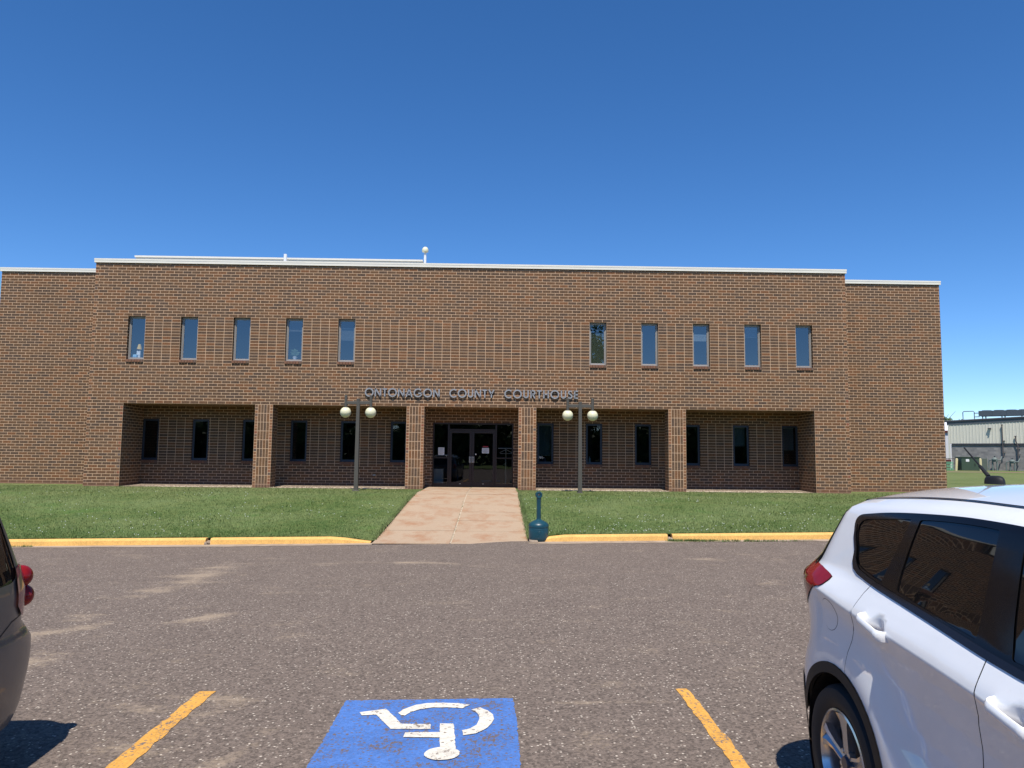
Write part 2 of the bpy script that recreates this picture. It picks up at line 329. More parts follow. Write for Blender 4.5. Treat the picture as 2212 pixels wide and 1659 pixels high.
class MB:
    """collects primitives into one mesh"""
    def __init__(s): s.v = []; s.f = []; s.m = []
    def add(s, vs, fs, mi=0):
        b = len(s.v); s.v += [tuple(v) for v in vs]; s.f += [tuple(i+b for i in f) for f in fs]; s.m += [mi]*len(fs); return s
    def quad(s, a, b, c, d, mi=0): return s.add([a, b, c, d], [(0, 1, 2, 3)], mi)
    def box(s, x0, x1, y0, y1, z0, z1, mi=0):
        v = [(x, y, z) for z in (z0, z1) for y in (y0, y1) for x in (x0, x1)]
        return s.add(v, [(0, 2, 3, 1), (4, 5, 7, 6), (0, 1, 5, 4), (2, 6, 7, 3), (0, 4, 6, 2), (1, 3, 7, 5)], mi)
    def bbox(s, x0, x1, y0, y1, z0, z1, bv=.01, mi=0):
        bm = bmesh.new(); bmesh.ops.create_cube(bm, size=1)
        bmesh.ops.scale(bm, vec=(x1-x0, y1-y0, z1-z0), verts=bm.verts)
        bmesh.ops.translate(bm, vec=((x0+x1)/2, (y0+y1)/2, (z0+z1)/2), verts=bm.verts)
        bmesh.ops.bevel(bm, geom=bm.edges[:], offset=bv, segments=2, affect='EDGES', profile=.5)
        s.bm(bm, mi); return s
    def bm(s, bm, mi=0):
        bm.verts.index_update(); s.add([v.co[:] for v in bm.verts], [[v.index for v in f.verts] for f in bm.faces], mi); bm.free()
    def lathe(s, prof, c=(0, 0, 0), n=32, axis='z', mi=0, cap=True):
        vs = []; fs = []
        for (r, h) in prof:
            for k in range(n):
                a = 2*math.pi*k/n; p = (r*math.cos(a), r*math.sin(a), h)
                if axis == 'x': p = (h, p[0], p[1])
                if axis == 'y': p = (p[0], h, p[1])
                vs.append((p[0]+c[0], p[1]+c[1], p[2]+c[2]))
        for i in range(len(prof)-1):
            for k in range(n):
                a = i*n+k; b = i*n+(k+1) % n; fs.append((a, b, b+n, a+n))
        if cap:
            if prof[0][0] > 1e-4: fs.append(tuple(range(n-1, -1, -1)))
            if prof[-1][0] > 1e-4: fs.append(tuple((len(prof)-1)*n+k for k in range(n)))
        return s.add(vs, fs, mi)
    def tube(s, pts, r, n=10, mi=0):
        pts = [Vector(p) for p in pts]; rs = r if hasattr(r, '__len__') else [r]*len(pts)
        vs = []; fs = []; prev = None
        for i, p in enumerate(pts):
            d = (pts[min(i+1, len(pts)-1)]-pts[max(i-1, 0)]).normalized()
            if prev is None: a = d.orthogonal().normalized()
            else: a = (prev-d*prev.dot(d)).normalized()
            prev = a; b = d.cross(a)
            for k in range(n):
                t = 2*math.pi*k/n; vs.append(p+rs[i]*(a*math.cos(t)+b*math.sin(t)))
        for i in range(len(pts)-1):
            for k in range(n):
                q = i*n+k; w2 = i*n+(k+1) % n; fs.append((q, w2, w2+n, q+n))
        fs.append(tuple(range(n-1, -1, -1))); fs.append(tuple((len(pts)-1)*n+k for k in range(n)))
        return s.add(vs, fs, mi)
    def prism(s, poly, y0, y1, mi=0):
        """poly in (x,z), extruded along y; y0 is the front face"""
        from mathutils.geometry import tessellate_polygon
        n = len(poly); vs = [(x, y0, z) for x, z in poly]+[(x, y1, z) for x, z in poly]
        tris = tessellate_polygon([[Vector((x, z, 0)) for x, z in poly]])
        fs = [t for t in tris]+[tuple(n+i for i in reversed(t)) for t in tris]
        fs += [(i, (i+1) % n, n+(i+1) % n, n+i) for i in range(n)]
        return s.add(vs, fs, mi)
    def build(s, name, mats, parent=None, smooth=False, **kw):
        o = mesh_obj(name, s.v, s.f, mats, parent, s.m, **kw)
        bm = bmesh.new(); bm.from_mesh(o.data); bmesh.ops.recalc_face_normals(bm, faces=bm.faces)
        if smooth:
            for f in bm.faces: f.smooth = True
            for e in bm.edges:
                if len(e.link_faces) == 2 and e.calc_face_angle(0) > R(35): e.smooth = False
        bm.to_mesh(o.data); bm.free(); return o
def copy_tree(o, parent=None):
    c = o.copy(); COL.objects.link(c); c.parent = parent
    for ch in list(o.children): copy_tree(ch, c)
    return c

# ------------------------------------------------------------------ terrain
SL = .017
def za(x):                      # cross fall of the parking lot
    t = max(-22, min(22, x-X0)); return SL*t
CY = -10.86                     # kerb face line
WX0, WX1 = 11.68, 14.84         # concrete walk
def zl(x, y):                   # lawn height
    k = min(1, max(0, (y-(CY+.16))/7.5)); k = k*k*(3-2*k)*.5+k*.5
    kx = 1.0
    if x <= WX0+.05: kx = min(1, max(.12, (WX0-.06-x)/.75))**.6
    elif x >= WX1-.05: kx = min(1, max(.12, (x-15.0)/.45))**.6
    e_ = .02+.108*(1-(1-kx)*max(0, 1-(y-CY-.16)/1.4))
    zt_ = .56 if y < 10 else .56+min(.1, (y-10)*.002)
    return (za(x)+e_)*(1-k)+zt_*k
def sheet(name, xs, ys, zf, mat, **kw):
    vs = [(x, y, zf(x, y)) for y in ys for x in xs]; n = len(xs)
    fs = [(j*n+i, j*n+i+1, (j+1)*n+i+1, (j+1)*n+i) for j in range(len(ys)-1) for i in range(n-1)]
    return mesh_obj(name, vs, fs, mat, smooth=True, **kw)
xs_g = sorted(set([-400, -200, -100, -50, -30, -20]+[-14+i*1.0 for i in range(60)]+[50, 60, 80, 120, 200, 400]))
sheet('ground', [-1500, -400, 0, 400, 1500], [-1500, -200, 0, 200, 1500], lambda x, y: -.75, M['lawn'], kind='structure')
sheet('parking_lot', xs_g, [-62, -40, -30, -20, -11.35, CY+.22], lambda x, y: za(x), M['asphalt'], kind='structure')
def lawn_sheet(name, xa, xb):
    xs = [x for x in xs_g if xa < x < xb]+[WX0-1.2+.1*i for i in range(12) if xb == WX0]+[WX1+.1*i for i in range(1, 9) if xa == WX1]; xs = [xa]+sorted(set(xs))+[xb]
    ys = [CY+.17+i*.35 for i in range(31)]+[.3, 1.0, 2, 4, 8, 16, 32, 60, 100, 180, 400]
    o = sheet(name, xs, ys, zl, M['lawn'], kind='structure'); return o
lawn_sheet('lawn', -400, WX0); lawn_sheet('lawn', WX1, 400)
sheet('grass_verge', [-400, -100, 0, 100, 400], [-400, -160, -90, -62], lambda x, y: .02 if y > -61 else .05, M['lawn'], kind='structure')
# dirt path on the far lawn
sheet('path', [40+i*5 for i in range(30)], [41.5, 44.5], lambda x, y: zl(x, y)+.012, plain('dirt_path', lin(150, 124, 100), .95, var=.2), kind='structure')

# concrete walk: slabs with joints
def zw(y):
    t = min(1, max(0, (y-(CY-.1))/8.6)); t = t*.6+.4*t*t*(3-2*t); return (za(13.2)+.012)*(1-t)+.585*t
mb = MB(); ycut = [CY-.18, -9.35, -7.9, -6.55, -5.3, -4.1, -2.9, -1.45, -.1, 1.57]
for i in range(len(ycut)-1):
    for (a, b) in ((WX0, 13.235), (13.265, WX1)):
        y0, y1 = ycut[i]+.012, ycut[i+1]-.012; n = 6
        jit = random.uniform(-.006, .006)
        for k in range(n):
            ya, yb = y0+(y1-y0)*k/n, y0+(y1-y0)*(k+1)/n
            mb.quad((a, ya, zw(ya)+jit), (b, ya, zw(ya)+jit), (b, yb, zw(yb)+jit), (a, yb, zw(yb)+jit))
        mb.quad((a, y0, zw(y0)-.15), (b, y0, zw(y0)-.15), (b, y0, zw(y0)+jit), (a, y0, zw(y0)+jit))
mb.build('walkway', M['walk'], kind='structure')
mb = MB(); n = 40
for k in range(n):
    ya, yb = CY-.18+(1.57-CY+.18)*k/n, CY-.18+(1.57-CY+.18)*(k+1)/n
    mb.quad((WX0-.01, ya, zw(ya)-.016), (WX1+.01, ya, zw(ya)-.016), (WX1+.01, yb, zw(yb)-.016), (WX0-.01, yb, zw(yb)-.016))
mb.build('walkway_bed', M['joint_pale'], kind='structure')
# weeds in the wandering centre joint
def tufts(name, pts, h, mat, per=10, spread=.05, wdt=.004, **kw):
    vs = []; fs = []
    for (x, y, z) in pts:
        for k in range(per):
            a = random.uniform(0, 6.28); l = random.uniform(.5, 1)*h; ox, oy = random.gauss(0, spread), random.gauss(0, spread*.5)
            dx, dy = math.cos(a), math.sin(a); w_ = wdt*random.uniform(.7, 1.5); b = len(vs); t = random.uniform(.2, .9)*l
            vs += [(x+ox-dy*w_, y+oy+dx*w_, z-.01), (x+ox+dy*w_, y+oy-dx*w_, z-.01), (x+ox+dx*t, y+oy+dy*t, z+l)]; fs.append((b, b+1, b+2))
    return mesh_obj(name, vs, fs, mat, **kw)
pts = [(13.25+random.gauss(0, .02), y, zw(y)-.01) for y in np.linspace(-10.6, -4.5, 50) if random.random() < .5]
tufts('joint_weeds', pts, .03, M['blade'], 6, .03, kind='stuff', label='thin weeds growing in the centre joint of the walk', cat='weeds')

# curbs: asphalt side face, rounded top, tapered ends beside the walk
def curb(name, xa, xb, crack, label, taper_end):
    root = empty(name, (0, 0, 0), label=label, cat='kerb', group='yellow painted kerbs')
    segs = [(xa, crack-.05), (crack+.05, xb)]
    for (a, b) in segs:
        xs = [a]; 
        while xs[-1]+.3 < b: xs.append(xs[-1]+.3)
        xs.append(b); vs = []; fs = []
        for x in xs:
            k = 1.0
            if taper_end == 'b': k = min(1, max(0.12, (xb-x)/.75))
            else: k = min(1, max(0.12, (x-xa)/.45))
            k = k**.6; z = za(x); h = .135*k; j = .004*math.sin(x*2.1)+random.uniform(-.002, .002)
            pr = [(CY+j, z-.02), (CY+.012+j, z+h*.72), (CY+.03+j, z+h*.93), (CY+.055, z+h), (CY+.165, z+h*1.0+.0), (CY+.19, z+h-.08)]
            vs += [(x, q[0], q[1]) for q in pr]
        m_ = 6
        for i in range(len(xs)-1):
            for k in range(m_-1): fs.append((i*m_+k, (i+1)*m_+k, (i+1)*m_+k+1, i*m_+k+1))
        fs.append(tuple(range(m_))); fs.append(tuple(reversed(range((len(xs)-1)*m_, len(xs)*m_))))
        o = mesh_obj('kerb_section', vs, fs, M['yellow_curb'], root, smooth=False)
        bm = bmesh.new(); bm.from_mesh(o.data); bmesh.ops.recalc_face_normals(bm, faces=bm.faces); bm.to_mesh(o.data); bm.free()
    return root
curb('kerb', -60, WX0-.06, 8.33, 'yellow painted kerb along the lawn left of the concrete walk', 'b')
curb('kerb', 15.0, 75, 17.75, 'yellow painted kerb along the lawn right of the concrete walk', 'a')
for (a, b) in ((-60, WX0), (WX1, 75)):
    xs = [a+(b-a)*i/220 for i in range(221)]; vs = []; fs = []
    for i, x in enumerate(xs):
        wv = .27+.05*math.sin(x*.9)+.03*math.sin(x*3.7)+random.uniform(-.02, .02)
        vs += [(x, CY-wv, za(x)+.006), (x, CY+.01, za(x)+.012)]
    fs = [(2*i, 2*i+2, 2*i+3, 2*i+1) for i in range(220)]
    mesh_obj('gutter', vs, fs, M['gutter'], kind='structure')
mb = MB(); mb.bbox(WX1+.012, 15.03, CY-.17, CY+.24, -.05, .062, .02); mb.build('kerb_stub', [M['gutter']], label='short unpainted concrete kerb stub between walk and cigarette receptacle', cat='kerb')
# dirt, moss and crumbs in the kerb crack
pts = [(random.uniform(17.68, 18.7), CY-.13+random.uniform(-.05, .04), za(18)+.01) for _ in range(110)] + \
      [(random.uniform(18.7, 20.6), CY-.2+random.uniform(-.04, .03), za(19)+.01) for _ in range(60)] + \
      [(random.uniform(3.5, 4.9), CY-.1+random.uniform(-.04, .03), za(4)+.01) for _ in range(40)]
tufts('kerb_weeds', pts, .06, M['blade'], 10, .03, .006, kind='stuff', label='weeds sprouting along the gutter below the yellow kerb', cat='weeds')
# rubble at the kerb crack
mb = MB()
for cx_ in (8.33, 17.75):
    for k in range(16):
        bm = bmesh.new(); bmesh.ops.create_icosphere(bm, subdivisions=1, radius=random.uniform(.02, .05))
        for v in bm.verts: v.co *= random.uniform(.7, 1.2)
        bmesh.ops.translate(bm, vec=(cx_+random.gauss(0, .035), CY+random.uniform(.0, .15), za(cx_)+random.uniform(0, .06)), verts=bm.verts); mb.bm(bm)
mb.build('broken_concrete', M['gutter'], kind='stuff', label='broken concrete crumbs filling the cracks between kerb sections', cat='rubble')

# gravel strip under the arcade bays
mb = MB()
for (a, b) in ((4.1*MO, 18.9*MO), (20.9*MO, 36.1*MO), (50.9*MO, 66.1*MO), (68.1*MO, 82.9*MO)):
    mb.quad((a, -.06, .566), (b, -.06, .566), (b, 1.57, .60), (a, 1.57, .60))
mb.build('gravel_bed', M['gravel'], kind='structure')
vs = []; fs = []
mb = MB()
for (a, b) in ((7*MO, 18.9*MO), (20.9*MO, 36.1*MO), (50.9*MO, 66.1*MO), (68.1*MO, 81.5*MO)):
    for k in range(int((b-a)*70)):
        bm = bmesh.new(); bmesh.ops.create_icosphere(bm, subdivisions=1, radius=random.uniform(.012, .034))
        for v in bm.verts: v.co = v.co*random.uniform(.75, 1.2); v.co.z *= .7
        yy = -.08+abs(random.gauss(0, .22))
        bmesh.ops.translate(bm, vec=(random.uniform(a, b), yy, .575+yy*.012), verts=bm.verts); mb.bm(bm)
mb.build('pale_stones', plain('pale_stone', lin(214, 194, 166), .9, var=.3, vs=3), kind='stuff', label='pale gravel stones along the foot of the arcade bays', cat='gravel')

# grass blades (dense near the kerb, thinner towards the wall)
def grass():
    N = 330000
    y = CY+.17+(rng.random(N)**1.35)*(10.9); x = rng.uniform(-7, 34, N)
    keep = ~((x > WX0-.02) & (x < WX1+.02)); edge = rng.random(N) < .0
    x, y = x[keep], y[keep]
    # fringe overhanging the walk
    ne = 9000; xe = np.where(rng.random(ne) < .5, WX0+rng.normal(0, .025, ne)-.02, WX1+rng.normal(0, .03, ne)+.03); ye = rng.uniform(CY+.2, -.2, ne)
    nb = 16000; xb = rng.uniform(-7, 34, nb); yb = CY+.19+np.abs(rng.normal(0, .03, nb)); kb = ~((xb > WX0-.3) & (xb < WX1+.05))
    x = np.concatenate([x, xe, xb[kb]]); y = np.concatenate([y, ye, yb[kb]]); n = len(x)
    zz = np.array([zl(a, b) for a, b in zip(x, y)])
    patch = .75+.5*(np.sin(x*1.3+np.sin(y*.9)*2)*np.sin(y*1.7+x*.4)*.5+.5)
    h = rng.uniform(.016, .042, n)*patch; a = rng.uniform(0, 2*np.pi, n); t = h*rng.uniform(.2, 1.1, n); wd = rng.uniform(.004, .009, n)
    dx, dy = np.cos(a), np.sin(a)
    V = np.empty((n, 3, 3), np.float32)
    V[:, 0] = np.stack([x-dy*wd, y+dx*wd, zz-.01], 1); V[:, 1] = np.stack([x+dy*wd, y-dx*wd, zz-.01], 1)
    V[:, 2] = np.stack([x+dx*t, y+dy*t, zz+h], 1)
    nc = 1500; xc = rng.uniform(-5, 33, nc); yc = CY+.3+rng.random(nc)**1.6*7; sel = np.sin(xc*.7+1)*np.sin(yc*1.1+xc*.3) > -.1
    sel &= ~((xc > WX0-.1) & (xc < WX1+.1)); xc, yc = xc[sel], yc[sel]; k = len(xc)
    zc = np.array([zl(p_, q_) for p_, q_ in zip(xc, yc)])+rng.uniform(.03, .06, k); s = rng.uniform(.006, .012, k)
    W = np.empty((k, 2, 3, 3), np.float32)
    for j in range(2):
        sg = 1 if j == 0 else -1
        W[:, j, 0] = np.stack([xc-s, yc, zc], 1); W[:, j, 1] = np.stack([xc+s, yc, zc], 1); W[:, j, 2] = np.stack([xc, yc+.3*s, zc+sg*s], 1)
    allv = np.concatenate([V.reshape(-1, 3), W.reshape(-1, 3)]); nf = len(allv)//3
    me = bpy.data.meshes.new('grass'); me.vertices.add(len(allv)); me.vertices.foreach_set('co', allv.ravel())
    me.loops.add(nf*3); me.loops.foreach_set('vertex_index', np.arange(nf*3, dtype=np.int32))
    me.polygons.add(nf); me.polygons.foreach_set('loop_start', np.arange(0, nf*3, 3, dtype=np.int32))
    mi = np.zeros(nf, np.int32); mi[n:] = 1
    me.materials.append(M['blade']); me.materials.append(M['clover']); me.polygons.foreach_set('material_index', mi)
    me.update(calc_edges=True); me.validate()
    o = bpy.data.objects.new('grass', me); COL.objects.link(o)
    tag(o, 'short mown grass with white clover specks on the front lawn', 'grass', kind='stuff')
grass()

# ------------------------------------------------------------------ parking markings
def flat_poly(name, poly, z, mat, parent=None, th=.003, **kw):
    me = bpy.data.meshes.new(name); bm = bmesh.new()
    vs = [bm.verts.new((x, y, za(x)+z)) for x, y in poly]; f = bm.faces.new(vs)
    if f.normal.z < 0: f.normal_flip()
    bmesh.ops.recalc_face_normals(bm, faces=bm.faces); f.normal_update()
    if f.normal.z < 0: bmesh.ops.reverse_faces(bm, faces=[f])
    bmesh.ops.triangulate(bm, faces=bm.faces[:]); bm.to_mesh(me); bm.free(); me.materials.append(mat)
    o = bpy.data.objects.new(name, me); COL.objects.link(o)
    if parent: o.parent = parent
    return tag(o, **kw)
def ragged(a, b, w_, n=70, amp=.006):
    ax, ay = a; bx, by = b; L = []; Rr = []
    dx, dy = bx-ax, by-ay; l = math.hypot(dx, dy); nx, ny = -dy/l, dx/l
    for i in range(n+1):
        t = i/n; x, y = ax+dx*t, ay+dy*t
        L.append((x+nx*(w_/2+random.gauss(0, amp)), y+ny*(w_/2+random.gauss(0, amp)))); Rr.append((x-nx*(w_/2+random.gauss(0, amp)), y-ny*(w_/2+random.gauss(0, amp))))
    return L+Rr[::-1]
flat_poly('parking_line', ragged((X0-2.206, -20.67), (X0-2.14, -26.4), .125), .004, M['yellow_mark'], label='yellow parking line left of the blue symbol, beside the grey van', cat='road marking', group='yellow parking bay lines')
flat_poly('parking_line', ragged((X0+1.43, -20.75), (X0+1.40, -26.4), .095), .004, M['yellow_mark'], label='yellow parking line right of the blue symbol, beside the white car', cat='road marking', group='yellow parking bay lines')
sym = empty('accessible_parking_symbol', (0, 0, 0), label='blue square with white wheelchair symbol painted on the asphalt', cat='road marking')
def rag_poly(poly, amp, step):
    out = []
    for i, (x, y) in enumerate(poly):
        x2, y2 = poly[(i+1) % len(poly)]; l = math.hypot(x2-x, y2-y); k = max(1, int(l/step))
        for j in range(k): out.append((x+(x2-x)*j/k+random.gauss(0, amp), y+(y2-y)*j/k+random.gauss(0, amp)))
    return out
ox = lambda P: [(X0+x, y) for x, y in P]
flat_poly('blue_square', rag_poly(ox([(-1.095, -20.937), (.135, -20.93), (.151, -21.409), (.155, -22.3), (-1.083, -22.3), (-1.085, -21.519)]), .003, .03), .004, M['blue_paint'], sym)
SY = {
 'wheelchair_leg': [(-0.944, -21.214), (-0.769, -21.146), (-0.621, -21.458), (-0.424, -21.472), (-0.418, -21.562), (-0.68, -21.553), (-0.822, -21.266), (-0.915, -21.28)],
 'wheel_arc': [(-0.672, -21.237), (-0.631, -21.146), (-0.567, -21.071), (-0.48, -21.033), (-0.37, -21.031), (-0.26, -21.047), (-0.177, -21.084), (-0.228, -21.156), (-0.336, -21.133), (-0.435, -21.132), (-0.522, -21.163), (-0.586, -21.228), (-0.617, -21.296), (-0.648, -21.29)],
 'wheel_arc_': [(-0.164, -21.196), (-0.103, -21.147), (-0.048, -21.216), (-0.012, -21.301), (-0.004, -21.39), (-0.019, -21.48), (-0.064, -21.587), (-0.119, -21.658), (-0.199, -21.688), (-0.21, -21.598), (-0.159, -21.565), (-0.12, -21.496), (-0.101, -21.399), (-0.108, -21.298), (-0.131, -21.24)],
 'figure_body': [(-0.363, -21.467), (-0.274, -21.471), (-0.253, -21.675), (-0.236, -21.918), (-0.329, -21.915), (-0.348, -21.72), (-0.58, -21.707), (-0.578, -21.623), (-0.355, -21.626)],
 'figure_head': [(-.313+.108*math.cos(t*math.pi/12), -21.985+.102*math.sin(t*math.pi/12)) for t in range(24)]}
for i, (k, P) in enumerate(SY.items()):
    flat_poly(k.rstrip('_'), rag_poly(ox(P), .0015, .03), .0085+.0006*i, M['white_mark'], sym)

# ------------------------------------------------------------------ courthouse
house = empty('courthouse', (13.25, 0, ZB), label='two storey brown brick courthouse with a recessed arcade', cat='building')
HP = (13.25, 0, ZB)
def hb(mb, name, mats, smooth=False, parent=house, **kw):
    mb.v = [(x-HP[0], y-HP[1], z-HP[2]) for x, y, z in mb.v]
    return mb.build(name, mats, parent, smooth, **kw)
ZS = ZB+28*CO                  # soffit
ZT = ZB+76.6*CO                # underside of fascia
WTOP = ZS+29.6*CO; WTOP = ZB+58*CO; WBOT = WTOP-15*CO; SILB = WTOP-16*CO
YR = 1.57                      # recess
U = [4, 10, 16, 22, 28, 57, 63, 69, 75, 81]
LOW = [3.9, 9.85, 15.85, 21.6, 27.6, 33.6, 51.3, 57.2, 63.15, 69.1, 75.1, 81.1]
LT, LB = 2.96, 1.46+CO*0
cols = [(18.9, 20.9), (36.1, 38.1), (48.9, 50.9), (66.1, 68.1)]
MI = {'running': 0, 'stack': 1, 'header': 2, 'soldier': 3, 'roof': 4, 'interior': 5}
WM = [M[k] for k in ('running', 'stack', 'header', 'soldier', 'roof', 'interior')]
def wall_grid(mb, xb, zb, y, matf, hole):
    xb = sorted(set(round(x, 5) for x in xb)); zb = sorted(set(round(z, 5) for z in zb))
    for i in range(len(xb)-1):
        for j in range(len(zb)-1):
            xm, zm = (xb[i]+xb[i+1])/2, (zb[j]+zb[j+1])/2
            if hole(xm, zm): continue
            mb.quad((xb[i], y, zb[j]), (xb[i+1], y, zb[j]), (xb[i+1], y, zb[j+1]), (xb[i], y, zb[j+1]), matf(xm, zm))
# --- front wall
mb = MB(); bays = [(4*MO, cols[0][0]*MO), (cols[0][1]*MO, cols[1][0]*MO), (cols[1][1]*MO, cols[2][0]*MO), (cols[2][1]*MO, cols[3][0]*MO), (cols[3][1]*MO, 83*MO)]
rows_side = [ZB+k*CO for k in range(77)]
xb = [0, 87*MO, CO, 87*MO-CO]+[u*MO for u in U]+[(u+2)*MO for u in U]+[x for b in bays for x in b]+[4*MO-CO, 83*MO+CO]
zb = [.3, ZB, ZS, SILB, WBOT, WTOP, ZT]+rows_side
def hole_up(x, z): return any(u*MO < x < (u+2)*MO for u in U) and SILB < z < WTOP
def front_mat(x, z):
    row = int((z-ZB)/CO+100)-100
    if (x < CO or x > 87*MO-CO) and row % 2: return 2
    if z < ZS and (4*MO-CO < x < 4*MO or 83*MO < x < 83*MO+CO) and not row % 2: return 2
    if SILB < z < WTOP and 6*MO < x < 81*MO: return 1
    return 0
wall_grid(mb, xb, zb, 0, front_mat, lambda x, z: hole_up(x, z) or (z < ZS and 4*MO < x < 83*MO))
for u in U:                     # reveals of the upper windows
    a, b = u*MO, (u+2)*MO; d = .2
    mb.quad((a, 0, WTOP), (b, 0, WTOP), (b, d, WTOP), (a, d, WTOP), 0)
    mb.quad((a, 0, SILB), (a, 0, WTOP), (a, d, WTOP), (a, d, SILB), 0); mb.quad((b, 0, SILB), (b, d, SILB), (b, d, WTOP), (b, 0, WTOP), 0)
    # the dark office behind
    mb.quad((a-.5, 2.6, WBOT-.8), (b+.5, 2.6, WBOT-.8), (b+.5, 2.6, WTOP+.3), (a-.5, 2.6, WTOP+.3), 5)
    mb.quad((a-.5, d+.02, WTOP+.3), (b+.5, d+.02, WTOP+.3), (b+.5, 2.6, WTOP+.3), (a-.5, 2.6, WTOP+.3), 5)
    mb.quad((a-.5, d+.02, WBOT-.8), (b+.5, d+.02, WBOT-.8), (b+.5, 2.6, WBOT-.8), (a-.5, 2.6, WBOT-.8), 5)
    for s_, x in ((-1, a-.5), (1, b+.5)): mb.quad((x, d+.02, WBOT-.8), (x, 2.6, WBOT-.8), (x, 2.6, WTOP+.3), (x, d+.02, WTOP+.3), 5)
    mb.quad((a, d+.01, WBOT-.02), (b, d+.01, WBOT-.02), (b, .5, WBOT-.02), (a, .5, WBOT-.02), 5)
# soffit, end reveals
mb.quad((4*MO, 0, ZS), (83*MO, 0, ZS), (83*MO, YR, ZS), (4*MO, YR, ZS), 0)
mb.quad((4*MO, 0, .3), (4*MO, YR, .3), (4*MO, YR, ZS), (4*MO, 0, ZS), 0); mb.quad((83*MO, 0, .3), (83*MO, YR, .3), (83*MO, YR, ZS), (83*MO, 0, ZS), 0)
# entrance bay: brick cheeks behind the two middle columns
EX0, EX1, EZT = 11.80, 14.76, 2.935
hole_low = lambda x, z: any(u*MO < x < (u+2)*MO for u in LOW) and LB < z < LT or (EX0 < x < EX1 and z < EZT)
def back_mat(x, z):
    if LB-CO < z < LT and not (36*MO < x < 51*MO): return 1
    return 0
wall_grid(mb, [4*MO, 83*MO, EX0, EX1, 36*MO, 51*MO]+[u*MO for u in LOW]+[(u+2)*MO for u in LOW], [.3, LB-CO, LB, LT, EZT, ZS], YR, back_mat, hole_low)
for u in LOW:
    a, b = u*MO, (u+2)*MO; y0, y1 = YR, YR+.14
    mb.quad((a, y0, LT), (b, y0, LT), (b, y1, LT), (a, y1, LT), 0)
    mb.quad((a, y0, LB), (a, y1, LB), (a, y1, LT), (a, y0, LT), 0); mb.quad((b, y0, LB), (b, y1, LB), (b, y1, LT), (b, y0, LT), 0)
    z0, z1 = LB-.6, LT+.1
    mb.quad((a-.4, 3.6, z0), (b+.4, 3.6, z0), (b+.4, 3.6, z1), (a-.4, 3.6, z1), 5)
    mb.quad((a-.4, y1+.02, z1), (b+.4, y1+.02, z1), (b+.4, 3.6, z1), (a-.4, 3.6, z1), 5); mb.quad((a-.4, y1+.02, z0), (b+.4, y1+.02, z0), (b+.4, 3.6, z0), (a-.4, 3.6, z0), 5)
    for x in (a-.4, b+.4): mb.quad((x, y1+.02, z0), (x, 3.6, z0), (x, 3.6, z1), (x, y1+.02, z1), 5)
# lobby
mb.quad((EX0-.4, 6, .56), (EX1+.4, 6, .56), (EX1+.4, 6, 3.1), (EX0-.4, 6, 3.1), 5)
for x in (EX0-.4, EX1+.4): mb.quad((x, YR+.1, .56), (x, 6, .56), (x, 6, 3.1), (x, YR+.1, 3.1), 5)
mb.quad((EX0-.4, YR+.1, 3.1), (EX1+.4, YR+.1, 3.1), (EX1+.4, 6, 3.1), (EX0-.4, 6, 3.1), 5)
mb.quad((EX0-.4, YR+.1, .6), (EX1+.4, YR+.1, .6), (EX1+.4, 6, .6), (EX0-.4, 6, .6), 5)
# sides of the main block, wings, back and roof
DEP = 24
mb.quad((0, 0, .3), (0, YR, .3), (0, YR, ZT), (0, 0, ZT), 0); mb.quad((87*MO, 0, .3), (87*MO, 0, ZT), (87*MO, YR, ZT), (87*MO, YR, .3), 0)
WL, WR = -4.27, 30.82
wall_grid(mb, [WL, WL+CO, 0], [.3, ZB]+rows_side+[ZT], YR, lambda x, z: 0, lambda x, z: False)
wall_grid(mb, [87*MO, WR-CO, WR], [.3, ZB]+rows_side+[ZT], YR, lambda x, z: 0, lambda x, z: False)
mb.quad((WL, YR, .3), (WL, DEP, .3), (WL, DEP, ZT), (WL, YR, ZT), 0); mb.quad((WR, YR, .3), (WR, YR, ZT), (WR, DEP, ZT), (WR, DEP, .3), 0)
mb.quad((WL, DEP, .3), (WR, DEP, .3), (WR, DEP, ZT), (WL, DEP, ZT), 0)
hb(mb, 'wall', WM)
rf = MB(); rf.box(WL+.05, WR-.05, YR+.3, DEP-.05, ZT-.05, ZT+.04); rf.box(.1, 87*MO-.1, .25, YR+.3, ZT-.05, ZT+.035); roof_o = hb(rf, 'roof', [M['roof']])
# fascia: two-step cream metal coping
mb = MB()
def coping(x0, x1, y, yb):
    mb.box(x0-.045, x1+.045, y-.045, yb, ZT-.008, ZT+.075); mb.box(x0-.051, x1+.051, y-.051, yb-.01, ZT+.075, ZT+.135)
coping(0, 87*MO, 0, .25)
for (a, b) in ((WL, -.06), (87*MO+.06, WR)):
    mb.box(a-(.045 if a < 0 else 0), b+(.045 if b > 28 else 0), YR-.045, YR+.25, ZT-.008, ZT+.075); mb.box(a-(.051 if a < 0 else 0), b+(.051 if b > 28 else 0), YR-.051, YR+.24, ZT+.075, ZT+.135)
mb.box(WR-.2, WR+.045, YR+.25, DEP, ZT-.008, ZT+.135); mb.box(WL-.045, WL+.2, YR+.25, DEP, ZT-.008, ZT+.135)
mb.box(-.045, .2, .25, YR-.07, ZT-.008, ZT+.135); mb.box(87*MO-.2, 87*MO+.045, .25, YR-.07, ZT-.008, ZT+.135)
hb(mb, 'fascia', [M['cream']])
mb = MB(); mb.box(.42, 11.21, 2.0, 9, ZT, 9.07); mb.box(.38, 11.25, 1.96, 9.04, 9.07, 9.135); hb(mb, 'raised_roof_edge', [M['cream']])
mb = MB(); mb.lathe([(.062, ZT), (.062, 9.21), (.05, 9.21), (.05, 9.1)], (6.108, 1.75, 0), 20, cap=False); hb(mb, 'vent_pipe', [M['white_paint']], True)
